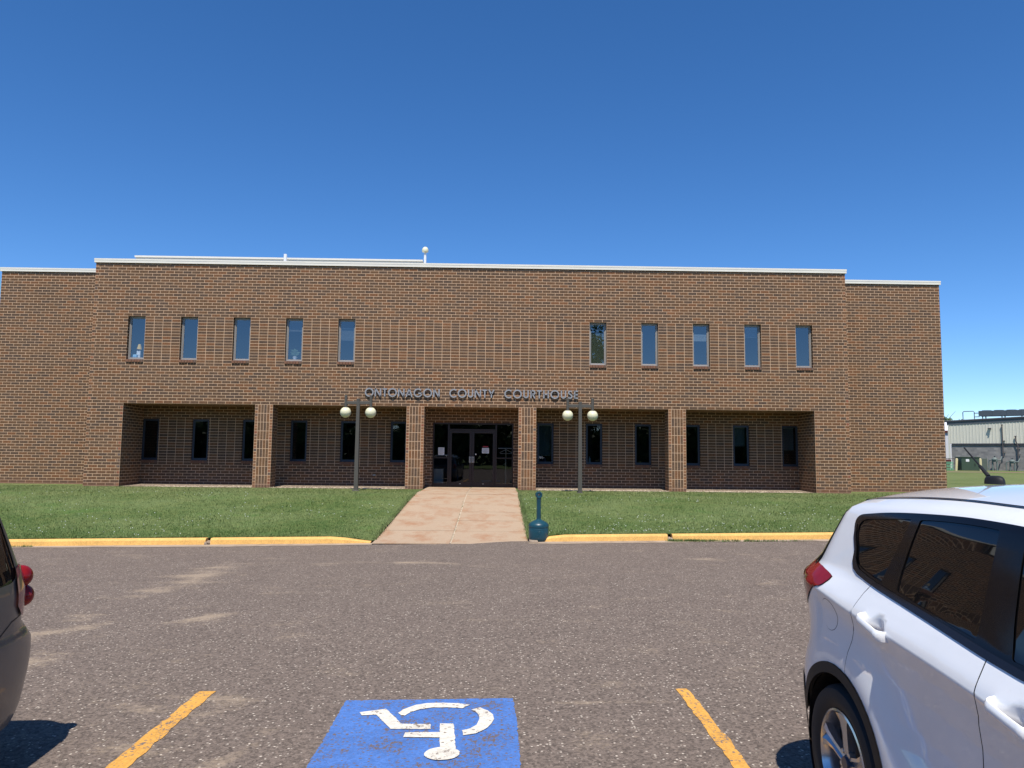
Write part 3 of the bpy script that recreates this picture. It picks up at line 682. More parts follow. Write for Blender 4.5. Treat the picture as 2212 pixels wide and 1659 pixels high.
mb = MB(); mb.lathe([(.05, ZT), (.05, 9.36)], (11.343, 1.9, 0), 16); mast_o = hb(mb, 'antenna_mast', [M['white_paint']], True)
mb = MB(); mb.lathe([(.03, 9.36), (.03, 9.42), (.115, 9.42), (.125, 9.46), (.118, 9.52), (.09, 9.575), (.045, 9.61), (.002, 9.62)], (11.343, 1.9, 0), 24)
dome = hb(mb, 'antenna_dome', [M['globe']], True, mast_o)
# columns: one part each, headers at both edges, four soldiers between
for ci_, (a, b) in enumerate(cols):
    mb = MB(); a *= MO; b *= MO; z0 = .45
    WMc = list(WM); WMc[2] = brick_mat('pillar_header_%s' % 'abcd'[ci_], CO, CO, 0.0, (a % CO, ZB), 'orange'); WMc[3] = brick_mat('pillar_soldier_%s' % 'abcd'[ci_], CO, MO, 0.0, (a % CO, ZS % MO), vertical=True)
    for (p, q, mi) in ((a, a+CO, 2), (a+CO, b-CO, 3), (b-CO, b, 2)): mb.quad((p, 0, z0), (q, 0, z0), (q, 0, ZS), (p, 0, ZS), mi)
    d = 2*MO
    mb.quad((a, 0, z0), (a, 0, ZS), (a, d, ZS), (a, d, z0), 0); mb.quad((b, 0, z0), (b, d, z0), (b, d, ZS), (b, 0, ZS), 0); mb.quad((a, d, z0), (a, d, ZS), (b, d, ZS), (b, d, z0), 0)
    o = hb(mb, 'brick_pillar', WMc)
# material phases on the soldier bricks follow the column, done with object-space offset in X
# --- windows
def window(a, b, z0, z1, y, frame, pane, sill_mat=True, deep=.055, sec=None):
    mb = MB(); t = .042
    mb.bbox(a, a+t, y, y+deep, z0, z1, .006); mb.bbox(b-t, b, y, y+deep, z0, z1, .006)
    mb.bbox(a+t, b-t, y, y+deep, z0, z0+t*1.2, .006); mb.bbox(a+t, b-t, y, y+deep, z1-t, z1, .006)
    i = t; s = .028   # inner sash set back
    mb.box(a+i, a+i+s, y+.02, y+.05, z0+i*1.2, z1-i); mb.box(b-i-s, b-i, y+.02, y+.05, z0+i*1.2, z1-i)
    mb.box(a+i+s, b-i-s, y+.02, y+.05, z0+i*1.2, z0+i*1.2+s); mb.box(a+i+s, b-i-s, y+.02, y+.05, z1-i-s, z1-i)
    f = hb(mb, 'window', [frame])
    mesh_obj('pane', [(xx-HP[0], y+.036-HP[1], zz_-HP[2]) for xx, zz_ in ((a+i+s, z0+i), (b-i-s, z0+i), (b-i-s, z1-i), (a+i+s, z1-i))], [(0, 1, 2, 3)], pane, f)
    return f
def sill(x0, x1, z0, z1, y0, y1, parent):
    mb = MB()
    n = 6; w_ = (x1-x0)/n
    for k in range(n):
        j = random.uniform(-.004, .004)
        mb.bbox(x0+k*w_+.004, x0+(k+1)*w_-.004, y0+j, y1, z0+j*.5, z1+random.uniform(-.003, .002), .006)
    mb.v = [(x-HP[0], y-HP[1], z-HP[2]) for x, y, z in mb.v]
    mb.build('sill', [M['sillbrick']], parent)
def sillb():
    g = NG('sill_brick'); isl = g.n('NewGeometry').outputs['Random Per Island']
    c = g.ramp(isl, [(0, lin(112, 90, 76)), (.3, lin(130, 92, 70)), (.7, lin(138, 96, 72)), (1, lin(124, 82, 64))])
    c = g.mix(1.0, c, g.ramp(g.noise(g.pos(), 30, 3), [(.3, .8), (.7, 1.1)]), 'MULTIPLY')
    g.set(Base_Color=c, Roughness=.85); return g.m
M['sillbrick'] = sillb()
wins = []
for i, u in enumerate(U):
    f = window(u*MO+.004, (u+2)*MO-.004, WBOT+.004, WTOP-.004, .135, M['alu'], M['glass_up'])
    sill(u*MO, (u+2)*MO, SILB+.004, WBOT, -.035, .2, f); wins.append(f)
for i, u in enumerate(LOW):
    f = window(u*MO+.004, (u+2)*MO-.004, LB+.004, LT-.004, YR+.06, M['bronze_blue'], M['glass_low'])
    sill(u*MO, (u+2)*MO, LB-CO+.004, LB-.002, YR-.02, YR+.1, f)
# blinds behind the panes, each a thing hanging in its window
def blind(x0, x1, ztop, zbot, y, col, label, n=None):
    mb = MB(); n = n or int((ztop-zbot)/.03)
    mb.box(x0, x1, y-.015, y+.015, ztop-.03, ztop)
    for k in range(n):
        z = ztop-.035-(ztop-.035-zbot)*k/n; mb.quad((x0, y-.011, z-.009), (x1, y-.011, z-.009), (x1, y+.011, z+.009), (x0, y+.011, z+.009))
    mb.box(x0, x1, y-.012, y+.012, zbot-.015, zbot)
    return mb.build('window_blind', [plain('blind_slats', col, .6, var=.05)], label=label, cat='window blind', group='blinds hanging behind the windows')
bl = lambda i: (U[i]*MO+.08, (U[i]+2)*MO-.08)
lw = lambda i: (LOW[i]*MO+.08, (LOW[i]+2)*MO-.08)
blind(*bl(3), WTOP-.08, WTOP-.42, .205, (.16, .18, .19, 1), 'half raised pale blind in the upper window above the left lamp, above a plant')
blind(*bl(4), WTOP-.3, WTOP-.72, .205, (.13, .16, .17, 1), 'short grey blind in the upper window nearest the sign start')
blind(*bl(5), WTOP-.08, WBOT+.1, .205, (.13, .16, .09, 1), 'fully lowered slatted blind in the first upper window right of the blank brick')
blind(*bl(7), WTOP-.36, WTOP-.58, .205, (.34, .40, .42, 1), 'bright narrow bunched blind across the middle window of the right upper row')
blind(*bl(8), WTOP-.1, WTOP-.42, .28, (.3, .36, .42, 1), 'raised blue grey blind in the second last upper window')
blind(*lw(6), LT-.07, LB+.32, YR+.3, (.30, .36, .34, 1), 'grey blind lowered nearly to the sill beside the entrance column')
blind(*lw(10), LT-.07, LB+.75, YR+.3, (.34, .40, .38, 1), 'half lowered grey green blind in the second last arcade window')
blind(*lw(11), LT-.07, LB+.62, YR+.3, (.34, .40, .38, 1), 'half lowered blind in the last arcade window by the right wall')
# things on the upper sills
def potplant(x, y, z, s, label):
    root = empty('potted_plant', (x, y, z), label=label, cat='plant')
    mb = MB(); mb.lathe([(.045*s, 0), (.06*s, .09*s), (.066*s, .09*s), (.066*s, .11*s), (.05*s, .11*s)], (0, 0, 0), 16); mb.build('pot', [M['white_paint']], root, True)
    vs = []; fs = []
    for k in range(46):
        a = random.uniform(0, 6.28); l = random.uniform(.08, .2)*s; el = random.uniform(.2, 1.4); h0 = .11*s+random.uniform(0, .12)*s
        d = Vector((math.cos(a)*math.cos(el), math.sin(a)*math.cos(el)*.5, math.sin(el))); n = d.cross(Vector((0, 1, .2))).normalized()*.018*s
        p = Vector((0, 0, h0)); q = p+d*l*.6; r_ = p+d*l-Vector((0, 0, .03*s)); b = len(vs)
        vs += [p, q+n, r_, q-n]; fs.append((b, b+1, b+2, b+3))
    mesh_obj('leaves', vs, fs, plain('pale_plant_leaves', (.14, .22, .13, 1), .5), root)
potplant(bl(3)[0]+.2, .32, WBOT+.05, 1.3, 'leafy potted plant on the sill of the upper window above the left lamp')
for i, (x, h, c, lb_) in enumerate([(bl(0)[0]+.10, .20, (.35, .62, .85, 1), 'blue box standing on the sill of the leftmost upper window'), (bl(0)[0]+.18, .34, (.88, .9, .92, 1), 'tall white carton behind the glass of the leftmost upper window')]):
    mb = MB(); mb.bbox(x-.06, x+.07, .24+i*.10, .33+i*.10, WBOT-.01, WBOT+h, .008); mb.bbox(x-.064, x+.074, .235+i*.10, .335+i*.10, WBOT+h*.55, WBOT+h*.7, .004)
    mb.build('carton', [plain('carton_card', c, .6, var=.25, vs=20)], label=lb_, cat='box')
root = empty('table_lamp', (bl(0)[0]+.19, .385, WBOT+.34), label='small yellow shaded lamp above the cartons in the leftmost upper window', cat='lamp')
mb = MB(); mb.lathe([(.04, 0), (.012, .03), (.012, .12)], n=14); mb.build('base', [M['chrome']], root, True)
mb = MB(); mb.lathe([(.085, .06), (.04, .24)], n=20, cap=False); mb.build('lamp_shade', [plain('yellow_shade', (.75, .5, .12, 1), .7)], root, True)
mb = MB(); mb.bbox(lw(7)[0]+.06, lw(7)[0]+.13, YR+.32, YR+.39, LB+.06, LB+.22, .01); mb.lathe([(.03, LB+.22), (.012, LB+.25), (.012, LB+.29)], (lw(7)[0]+.095, YR+.355, 0), 12)
mb.build('bottle', [M['interior_light']], label='pale bottle on the sill of the arcade window behind the right lamp post', cat='bottle')

# --- storefront entrance
def hpart(mb, name, mat, parent, smooth=False): 
    mb.v = [(x-HP[0], y-HP[1], z-HP[2]) for x, y, z in mb.v]; return mb.build(name, [mat], parent, smooth)
ye = YR+.03
DX0, DXM, DX1, DT = 12.375, 13.235, 14.125, 2.655
mb = MB(); t = .05
for (a, b, z0, z1) in ((EX0, EX0+t, .58, EZT), (EX1-t, EX1, .58, EZT), (DX0-.03, DX0+.03, .58, EZT-t), (DX1-.03, DX1+.03, .58, EZT-t),
                       (EX0+t, EX1-t, EZT-t, EZT), (DX0+.03, DX1-.03, DT, DT+.06), (EX0+t, DX0-.03, .58, .72), (DX1+.03, EX1-t, .58, .72), (EX0+t, DX0-.03, 1.63, 1.675), (DX1+.03, EX1-t, 1.63, 1.675)):
    mb.bbox(a, b, ye, ye+.11, z0, z1, .004)
mb.box(DX0+.03, DX1-.03, ye-.01, ye+.1, .586, .600)
ent = hpart(mb, 'entrance_frame', M['bronze'], house)
mb = MB(); yg = ye+.05
for (a, b, z0, z1) in ((EX0+t, DX0-.03, .72, 1.63), (EX0+t, DX0-.03, 1.675, EZT-t), (DX1+.03, EX1-t, .72, 1.63), (DX1+.03, EX1-t, 1.675, EZT-t), (DX0+.03, DX1-.03, DT+.06, EZT-t)):
    mb.quad((a, yg, z0), (b, yg, z0), (b, yg, z1), (a, yg, z1))
for q in range(0, len(mb.v), 4): mesh_obj('sidelight_pane', [(x-HP[0], y-HP[1], z-HP[2]) for x, y, z in mb.v[q:q+4]], [(0, 1, 2, 3)], M['glass_door'], ent)
for (a, b, sgn) in ((DX0+.035, DXM-.003, 1), (DXM+.003, DX1-.035, -1)):
    mb = MB(); st = .085
    mb.bbox(a, a+st, ye+.01, ye+.06, .605, DT-.005, .004); mb.bbox(b-st, b, ye+.01, ye+.06, .605, DT-.005, .004)
    mb.bbox(a+st, b-st, ye+.01, ye+.06, .605, .76, .004); mb.bbox(a+st, b-st, ye+.01, ye+.06, DT-.095, DT-.005, .004)
    d = hpart(mb, 'door', M['bronze'], house)
    mesh_obj('pane', [(x-HP[0], ye+.035, z-HP[2]) for x, z in ((a+st, .76), (b-st, .76), (b-st, DT-.095), (a+st, DT-.095))], [(0, 1, 2, 3)], M['glass_door'], d)
    h = MB(); xx = b-.05 if sgn > 0 else a+.05
    for q in (-.028, .028): h.bbox(xx+q-.014, xx+q+.014, ye-.04, ye-.02, 1.47, 1.71, .004)
    h.box(xx-.01, xx+.01, ye-.03, ye+.012, 1.5, 1.52); h.box(xx-.01, xx+.01, ye-.03, ye+.012, 1.66, 1.68)
    hpart(h, 'handle', plain('handle_metal', lin(190, 186, 178), .35, .4), d)
    s_ = MB(); s_.box((a+b)/2-.03, (a+b)/2+.03, ye+.0, ye+.012, .70, .715); hpart(s_, 'door_stop', M['chrome'], d)
mb = MB(); mb.bbox(13.36, 13.405, ye-.008, ye+.012, 1.765, 1.81, .003); mb.build('door_sticker', [M['paper']], label='small white square sticker above the door handles', cat='sticker')
def notice(x0, x1, z0, z1, y, label, red=False):
    root = empty('notice', ((x0+x1)/2, y, z0), label=label, cat='notice')
    mb = MB(); mb.box(-(x1-x0)/2, (x1-x0)/2, 0, .003, 0, z1-z0); mb.build('sheet', [M['paper']], root)
    mb = MB(); n = 6
    for k in range(n):
        z = (z1-z0)*(1-(k+1)/(n+1)); l = (x1-x0)*random.uniform(.3, .4)
        mb.box(-l, l, -.003, -.001, z-.006, z+.006)
    mb.build('print', [M['ink']], root)
    if red: mb = MB(); mb.box(-.1, .1, 0, .003, z1-z0+.03, z1-z0+.07); mb.build('header_strip', [plain('red_strip', (.35, .03, .05, 1), .6)], root)
notice(12.0, 12.225, 1.75, 2.025, ye+.035, 'tall white printed notice taped in the left sidelight of the entrance')
notice(13.61, 13.865, 1.825, 2.02, ye+.022, 'small white notice with red strip on the right entrance door glass', True)
# lobby things seen through the glass
root = empty('cabinet', (12.0, 2.3, .6), label='pale grey cabinet inside the lobby behind the left sidelight', cat='cabinet')
mb = MB(); mb.bbox(-.2, .14, 0, .5, .0, .63, .01); mb.build('body', [M['interior_light']], root); mb = MB(); mb.bbox(-.21, .15, -.01, .51, .63, .66, .005); mb.build('cabinet_top', [M['interior']], root)
root = empty('coat_rack', (14.5, 2.4, .6), label='coat rack inside the lobby behind the right sidelight', cat='coat rack')
mb = MB(); mb.tube([(0, 0, 0), (0, 0, 1.42)], .02); mb.build('post', [M['chrome']], root); mb = MB(); mb.tube([(-.3, 0, 1.42), (.3, 0, 1.42)], .015); mb.build('rail', [M['chrome']], root); mb = MB(); mb.tube([(-.2, -.2, .01), (.2, .2, .01)], .02); mb.tube([(-.2, .2, .01), (.2, -.2, .01)], .02); mb.build('foot', [M['chrome']], root)
mb = MB(); mb.tube([(14.5, 2.34, 2.04), (14.5, 2.34, 1.98), (14.29, 2.34, 1.87), (14.27, 2.34, 1.84), (14.31, 2.34, 1.825), (14.69, 2.34, 1.825), (14.73, 2.34, 1.84), (14.71, 2.34, 1.87), (14.5, 2.34, 1.98)], .009, 6)
mb.build('coat_hanger', [M['white_paint']], label='white plastic hanger on the lobby coat rack', cat='hanger')
mb = MB(); mb.bbox(9.64, 9.74, YR-.045, YR+.002, .965, 1.02, .008); hb(mb, 'outlet_box', [plain('outlet_grey', lin(170, 170, 165), .5)])

# ------------------------------------------------------------------ sign lettering
def stroke(mb, pts, w_, y0, y1, closed=False):
    """flat bar of width w_ along a polyline in x,z, extruded in y"""
    n = len(pts); L = []; Rr = []
    for i in range(n):
        a = Vector(pts[(i-1) % n] if (closed or i > 0) else pts[i]); c = Vector(pts[(i+1) % n] if (closed or i < n-1) else pts[i]); b = Vector(pts[i])
        d1 = (b-a).normalized() if (b-a).length > 1e-6 else (c-b).normalized(); d2 = (c-b).normalized() if (c-b).length > 1e-6 else d1
        t = (d1+d2).normalized(); nrm = Vector((-t.y, t.x)); k = 1/max(.5, nrm.dot(Vector((-d1.y, d1.x))))
        L.append(b+nrm*w_/2*k); Rr.append(b-nrm*w_/2*k)
    m_ = n if closed else n-1; vs = []; fs = []
    for i in range(n): vs += [(L[i].x, y0, L[i].y), (Rr[i].x, y0, Rr[i].y), (Rr[i].x, y1, Rr[i].y), (L[i].x, y1, L[i].y)]
    for i in range(m_):
        j = (i+1) % n
        for k in range(4): fs.append((4*i+k, 4*j+k, 4*j+(k+1) % 4, 4*i+(k+1) % 4))
    if not closed: fs += [(0, 1, 2, 3), (4*n-1, 4*n-2, 4*n-3, 4*n-4)]
    mb.add(vs, fs)
def arc(cx, cz, rx, rz, a0, a1, n=22): return [(cx+rx*math.cos(R(a0+(a1-a0)*i/n)), cz+rz*math.sin(R(a0+(a1-a0)*i/n))) for i in range(n+1)]
LT_ = {  # (advance width, strokes) for cap height 1, stroke .16
 'O': (1.06, [('c', arc(.53, .5, .46, .46, 0, 360, 36)[:-1])]),
 'N': (.80, [('o', [(.08, 0), (.08, 1)]), ('o', [(.08, 1.0), (.72, 0)]), ('o', [(.72, 0), (.72, 1)])]),
 'T': (.56, [('o', [(0, .92), (.56, .92)]), ('o', [(.28, 0), (.28, .84)])]),
 'A': (.84, [('o', [(.07, 0), (.42, 1)]), ('o', [(.77, 0), (.42, 1)]), ('o', [(.2, .28), (.64, .28)])]),
 'G': (1.04, [('o', arc(.53, .5, .46, .46, 42, 352, 30)), ('o', [(.56, .44), (1.06, .44)])]),
 'C': (.86, [('o', arc(.53, .5, .46, .46, 48, 312, 26))]),
 'U': (.66, [('o', [(.08, 1), (.08, .34)]+arc(.33, .33, .25, .25, 180, 360, 16)+[(.58, 1)])]),
 'Y': (.74, [('o', [(.05, 1), (.37, .45)]), ('o', [(.69, 1), (.37, .45)]), ('o', [(.37, 0), (.37, .48)])]),
 'R': (.62, [('o', [(.08, 0), (.08, 1)]), ('o', [(.1, .92), (.32, .92)]+arc(.34, .7, .2, .22, 88, -88, 12)+[(.1, .48)]), ('o', [(.28, .46), (.56, 0)])]),
 'H': (.70, [('o', [(.08, 0), (.08, 1)]), ('o', [(.62, 0), (.62, 1)]), ('o', [(.08, .5), (.62, .5)])]),
 'S': (.56, [('o', [(.49, .84), (.40, .91), (.28, .93), (.16, .89), (.10, .77), (.13, .64), (.24, .56), (.36, .49), (.47, .39), (.50, .26), (.44, .13), (.32, .07), (.19, .08), (.08, .18)])]),
 'E': (.52, [('o', [(.08, 0), (.08, 1)]), ('o', [(.08, .92), (.50, .92)]), ('o', [(.08, .5), (.48, .5)]), ('o', [(.08, .08), (.50, .08)])])}
sign = empty('courthouse_sign', (13.25, -.022, 3.75), label='raised grey metal letters reading ONTONAGON COUNTY COURTHOUSE above the arcade', cat='sign')
CH_ = .285
for word, xa, xb in (('ONTONAGON', 9.545, 12.144), ('COUNTY', 12.482, 14.05), ('COURTHOUSE', 14.398, 16.975)):
    tot = sum(LT_[c][0] for c in word)*CH_; gap = (xb-xa-tot)/(len(word)-1); x = xa
    for c in word:
        mb = MB(); wd, ss = LT_[c]
        for k, pts in ss: stroke(mb, [(x+p[0]*CH_-13.25, p[1]*CH_+.005) for p in pts], .165*CH_, -.04, -.005 , k == 'c')
        mb.build('letter', [M['sign']], sign); x += wd*CH_+gap

# ------------------------------------------------------------------ lamp posts
def lamp(x, y, zg):
    root = empty('lamp_post', (x, y, zg), label='', cat='lamp post', group='twin globe lamp posts')
    mb = MB(); mb.add([(-.066, -.066, 0), (.066, -.066, 0), (.066, .066, 0), (-.066, .066, 0), (-.05, -.05, 3.0), (.05, -.05, 3.0), (.05, .05, 3.0), (-.05, .05, 3.0)], [(0, 1, 5, 4), (1, 2, 6, 5), (2, 3, 7, 6), (3, 0, 4, 7), (4, 5, 6, 7)])
    mb.bbox(-.056, .056, -.056, .056, 2.97, 3.015, .006); mb.build('post', [M['post']], root)
    mb = MB(); mb.bbox(-.11, .11, -.11, .11, -.04, .045, .012); mb.build('base_plate', [M['post']], root)
    mb = MB(); mb.bbox(-.40, .40, -.03, .03, 2.83, 2.93, .008); mb.build('arm', [M['post']], root)
    for s in (-1, 1):
        mb = MB(); mb.lathe([(.048, 2.745), (.048, 3.125), (.04, 3.135)], (s*.41, 0, 0), 18); hg = mb.build('hanger', [M['post']], root, True)
        mb = MB(); mb.lathe([(.03, 2.75), (.085, 2.735), (.09, 2.70), (.075, 2.69)], (s*.41, 0, 0), 20); mb.build('fitter_cap', [M['post']], hg, True)
        bm = bmesh.new(); bmesh.ops.create_uvsphere(bm, u_segments=40, v_segments=24, radius=.177)
        bmesh.ops.translate(bm, vec=(s*.41, 0, 2.565), verts=bm.verts); mb = MB(); mb.bm(bm); mb.build('globe', [M['globe']], root, True)
    return root
lp = lamp(9.595, -1.5, .55); lp['label'] = 'twin globe lamp post on the lawn left of the entrance'
l2 = copy_tree(lp); l2.location = (16.89, -1.5, .53); l2['label'] = 'twin globe lamp post on the lawn right of the entrance'

# ------------------------------------------------------------------ cigarette receptacle
root = empty('cigarette_receptacle', (15.052, -10.72, .012), (R(1.0), 0, R(3)), label='dark teal plastic cigarette receptacle with long neck at the kerb end', cat='ashtray')
mb = MB(); mb.lathe([(.165, 0), (.178, .012), (.182, .05), (.198, .055), (.203, .10), (.205, .28), (.200, .292), (.200, .300)], n=48); b_ = mb.build('bucket', [M['receptacle']], root, True)
mb = MB(); mb.lathe([(.202, .297), (.207, .302), (.207, .345), (.198, .365), (.165, .395), (.12, .42), (.075, .440), (.052, .452), (.048, .47)], n=48); mb.build('dome_lid', [M['receptacle']], root, True)
mb = MB(); mb.lathe([(.050, .44), (.046, .46), (.044, .80), (.046, .86), (.05, .90)], n=8); mb.build('neck', [M['receptacle']], root)
bm = bmesh.new(); mb = MB()
prof = [(.030, -.045), (.058, -.050), (.070, -.035), (.072, .035), (.058, .045), (.030, .045), (.026, .03), (.022, -.02), (.030, -.045)]
mb.lathe(prof, (0, 0, .955), 40, axis='y', cap=False)
for k in range(14):
    a = R(k*360/14+8); mb.bbox(.062*math.cos(a)-.006, .062*math.cos(a)+.006, -.04, .04, .955+.062*math.sin(a)-.014, .955+.062*math.sin(a)+.014, .003)
mb.build('intake_ring', [M['receptacle']], root, True)
mb = MB(); mb.lathe([(.0, .02), (.026, .02)], (0, 0, .955), 20, axis='y', cap=False); mb.build('intake_plate', [M['chrome']], root)
mb = MB()   # embossed panel: bars and a ring with a check shaped mark, following the round bucket
def on_drum(a, z, r=.2035): return (r*math.sin(a), -r*math.cos(a), z)
for (z, wdt) in ((.262, .62), (.09, .62)):
    pts = [on_drum(-wdt+2*wdt*i/20, z) for i in range(21)]; mb.tube(pts, .004, 6)
for a in (-.62, .62): mb.tube([on_drum(a, .09), on_drum(a, .262)], .002, 6)
mb.tube([on_drum(.24*math.cos(t*6.2832/28), .178+.05*math.sin(t*6.2832/28)) for t in range(29)], .0035, 6)
mb.tube([on_drum(-.12, .20), on_drum(0, .165), on_drum(.12, .20)], .004, 6); mb.tube([on_drum(-.1, .178), on_drum(0, .146), on_drum(.1, .178)], .003, 6)
mb.build('embossed_emblem', [M['receptacle']], root, True)


# ------------------------------------------------------------------ cars
def pip(p, poly):
    x, y = p; c = False; n = len(poly); j = n-1
    for i in range(n):
        xi, yi = poly[i]; xj, yj = poly[j]
        if (yi > y) != (yj > y) and x < (xj-xi)*(y-yi)/(yj-yi)+xi: c = not c
        j = i
    return c
def dens(poly, st):
    out = []
    for i, (x, y) in enumerate(poly):
        x2, y2 = poly[(i+1) % len(poly)]; k = max(1, int(math.hypot(x2-x, y2-y)/st))
        out += [(x+(x2-x)*j/k, y+(y2-y)*j/k) for j in range(k)]
    return out
def smooth_poly(poly, it=2):
    for _ in range(it):
        q = []
        for i in range(len(poly)):
            a, b = poly[i], poly[(i+1) % len(poly)]
            q += [(a[0]*.75+b[0]*.25, a[1]*.75+b[1]*.25), (a[0]*.25+b[0]*.75, a[1]*.25+b[1]*.75)]
        poly = q
    return poly
def patch(outer, holes, fmap, off=0.0, st=.03, line=None):
    """outer, holes in the flat domain (u along the car, z up); returns verts, faces, normals on the body surface"""
    polys = [dens(outer, st)]+[dens(h, st) for h in holes]
    V = []; E_ = []
    for P in polys:
        b = len(V); V += P; E_ += [(b+i, b+(i+1) % len(P)) for i in range(len(P))]
    x0 = min(p[0] for p in polys[0]); x1 = max(p[0] for p in polys[0]); y0 = min(p[1] for p in polys[0]); y1 = max(p[1] for p in polys[0])
    bnd = np.array(V)
    for i in range(int((x1-x0)/st)+1):
        for j in range(int((y1-y0)/st)+1):
            p = (x0+st*(i+.5), y0+st*(j+.5))
            if not pip(p, polys[0]) or any(pip(p, h) for h in polys[1:]): continue
            if np.min((bnd[:, 0]-p[0])**2+(bnd[:, 1]-p[1])**2) < (st*.45)**2: continue
            if line and abs(p[1]-line(p[0])) < .030: continue
            V.append(p)
    if line:
        for i in range(int((x1-x0)/.018)+1):
            for dz_ in (-.022, -.009, 0, .009, .022):
                p = (x0+.018*(i+.5), line(x0+.018*(i+.5))+dz_)
                if pip(p, polys[0]) and not any(pip(p, h) for h in polys[1:]) and np.min((bnd[:, 0]-p[0])**2+(bnd[:, 1]-p[1])**2) > .008**2: V.append(p)
    r_ = delaunay_2d_cdt([Vector(v) for v in V], E_, [], 0, 1e-6)
    pv, tris = r_[0], r_[2]
    keep = []
    for t in tris:
        c = (sum(pv[i].x for i in t)/len(t), sum(pv[i].y for i in t)/len(t))
        if pip(c, polys[0]) and not any(pip(c, h) for h in polys[1:]): keep.append(tuple(t))
    P3 = []; N3 = []
    for v in pv:
        e = .004; p = np.array(fmap(v.x, v.y)); du = np.array(fmap(v.x+e, v.y))-np.array(fmap(v.x-e, v.y)); dz = np.array(fmap(v.x, v.y+e))-np.array(fmap(v.x, v.y-e))
        n = np.cross(dz, du); n = n/(np.linalg.norm(n)+1e-12)
        P3.append(p+n*off); N3.append(n)
    out = []
    for t in keep:
        a, b, c = (P3[t[0]], P3[t[1]], P3[t[2]]); fn = np.cross(b-a, c-a)
        out.append(t if np.dot(fn, N3[t[0]]) > 0 else tuple(reversed(t)))
    return P3, out, N3
def add_patch(acc, pt, mirror_x=None):
    P, F, N = pt; b = len(acc[0]); acc[0].extend([tuple(p) for p in P]); acc[1].extend([tuple(i+b for i in t) for t in F]); acc[2].extend([tuple(n) for n in N])
    if mirror_x is not None:
        b = len(acc[0]); acc[0].extend([(2*mirror_x-p[0], p[1], p[2]) for p in P]); acc[1].extend([tuple(i+b for i in reversed(t)) for t in F]); acc[2].extend([(-n[0], n[1], n[2]) for n in N])
def build_patches(name, pts, mat, parent, mirror_x=None, **kw):
    acc = ([], [], [])
    for p in pts: add_patch(acc, p, mirror_x)
    return mesh_obj(name, acc[0], acc[1], mat, parent, smooth=True, normals=acc[2], **kw)
ip = lambda v, xs, ys: float(np.interp(v, xs, ys))
def catm(xs, ys):
    """smooth interpolation (natural-ish cubic via numpy gradient, hermite)"""
    xs = np.array(xs, float); ys = np.array(ys, float); m_ = np.gradient(ys, xs)
    def f(x):
        x = min(max(x, xs[0]), xs[-1]); i = min(len(xs)-2, int(np.searchsorted(xs, x, side='right'))-1); i = max(i, 0)
        h = xs[i+1]-xs[i]; t = (x-xs[i])/h; a, b = ys[i], ys[i+1]; ma, mb_ = m_[i]*h, m_[i+1]*h
        return float((2*t**3-3*t*t+1)*a+(t**3-2*t*t+t)*ma+(-2*t**3+3*t*t)*b+(t**3-t*t)*mb_)
    return f
def circ(cx_, cz_, r, a0=0, a1=360, n=40): return [(cx_+r*math.cos(R(a0+(a1-a0)*i/n)), cz_+r*math.sin(R(a0+(a1-a0)*i/n))) for i in range(n+(0 if a1-a0 == 360 else 1))]
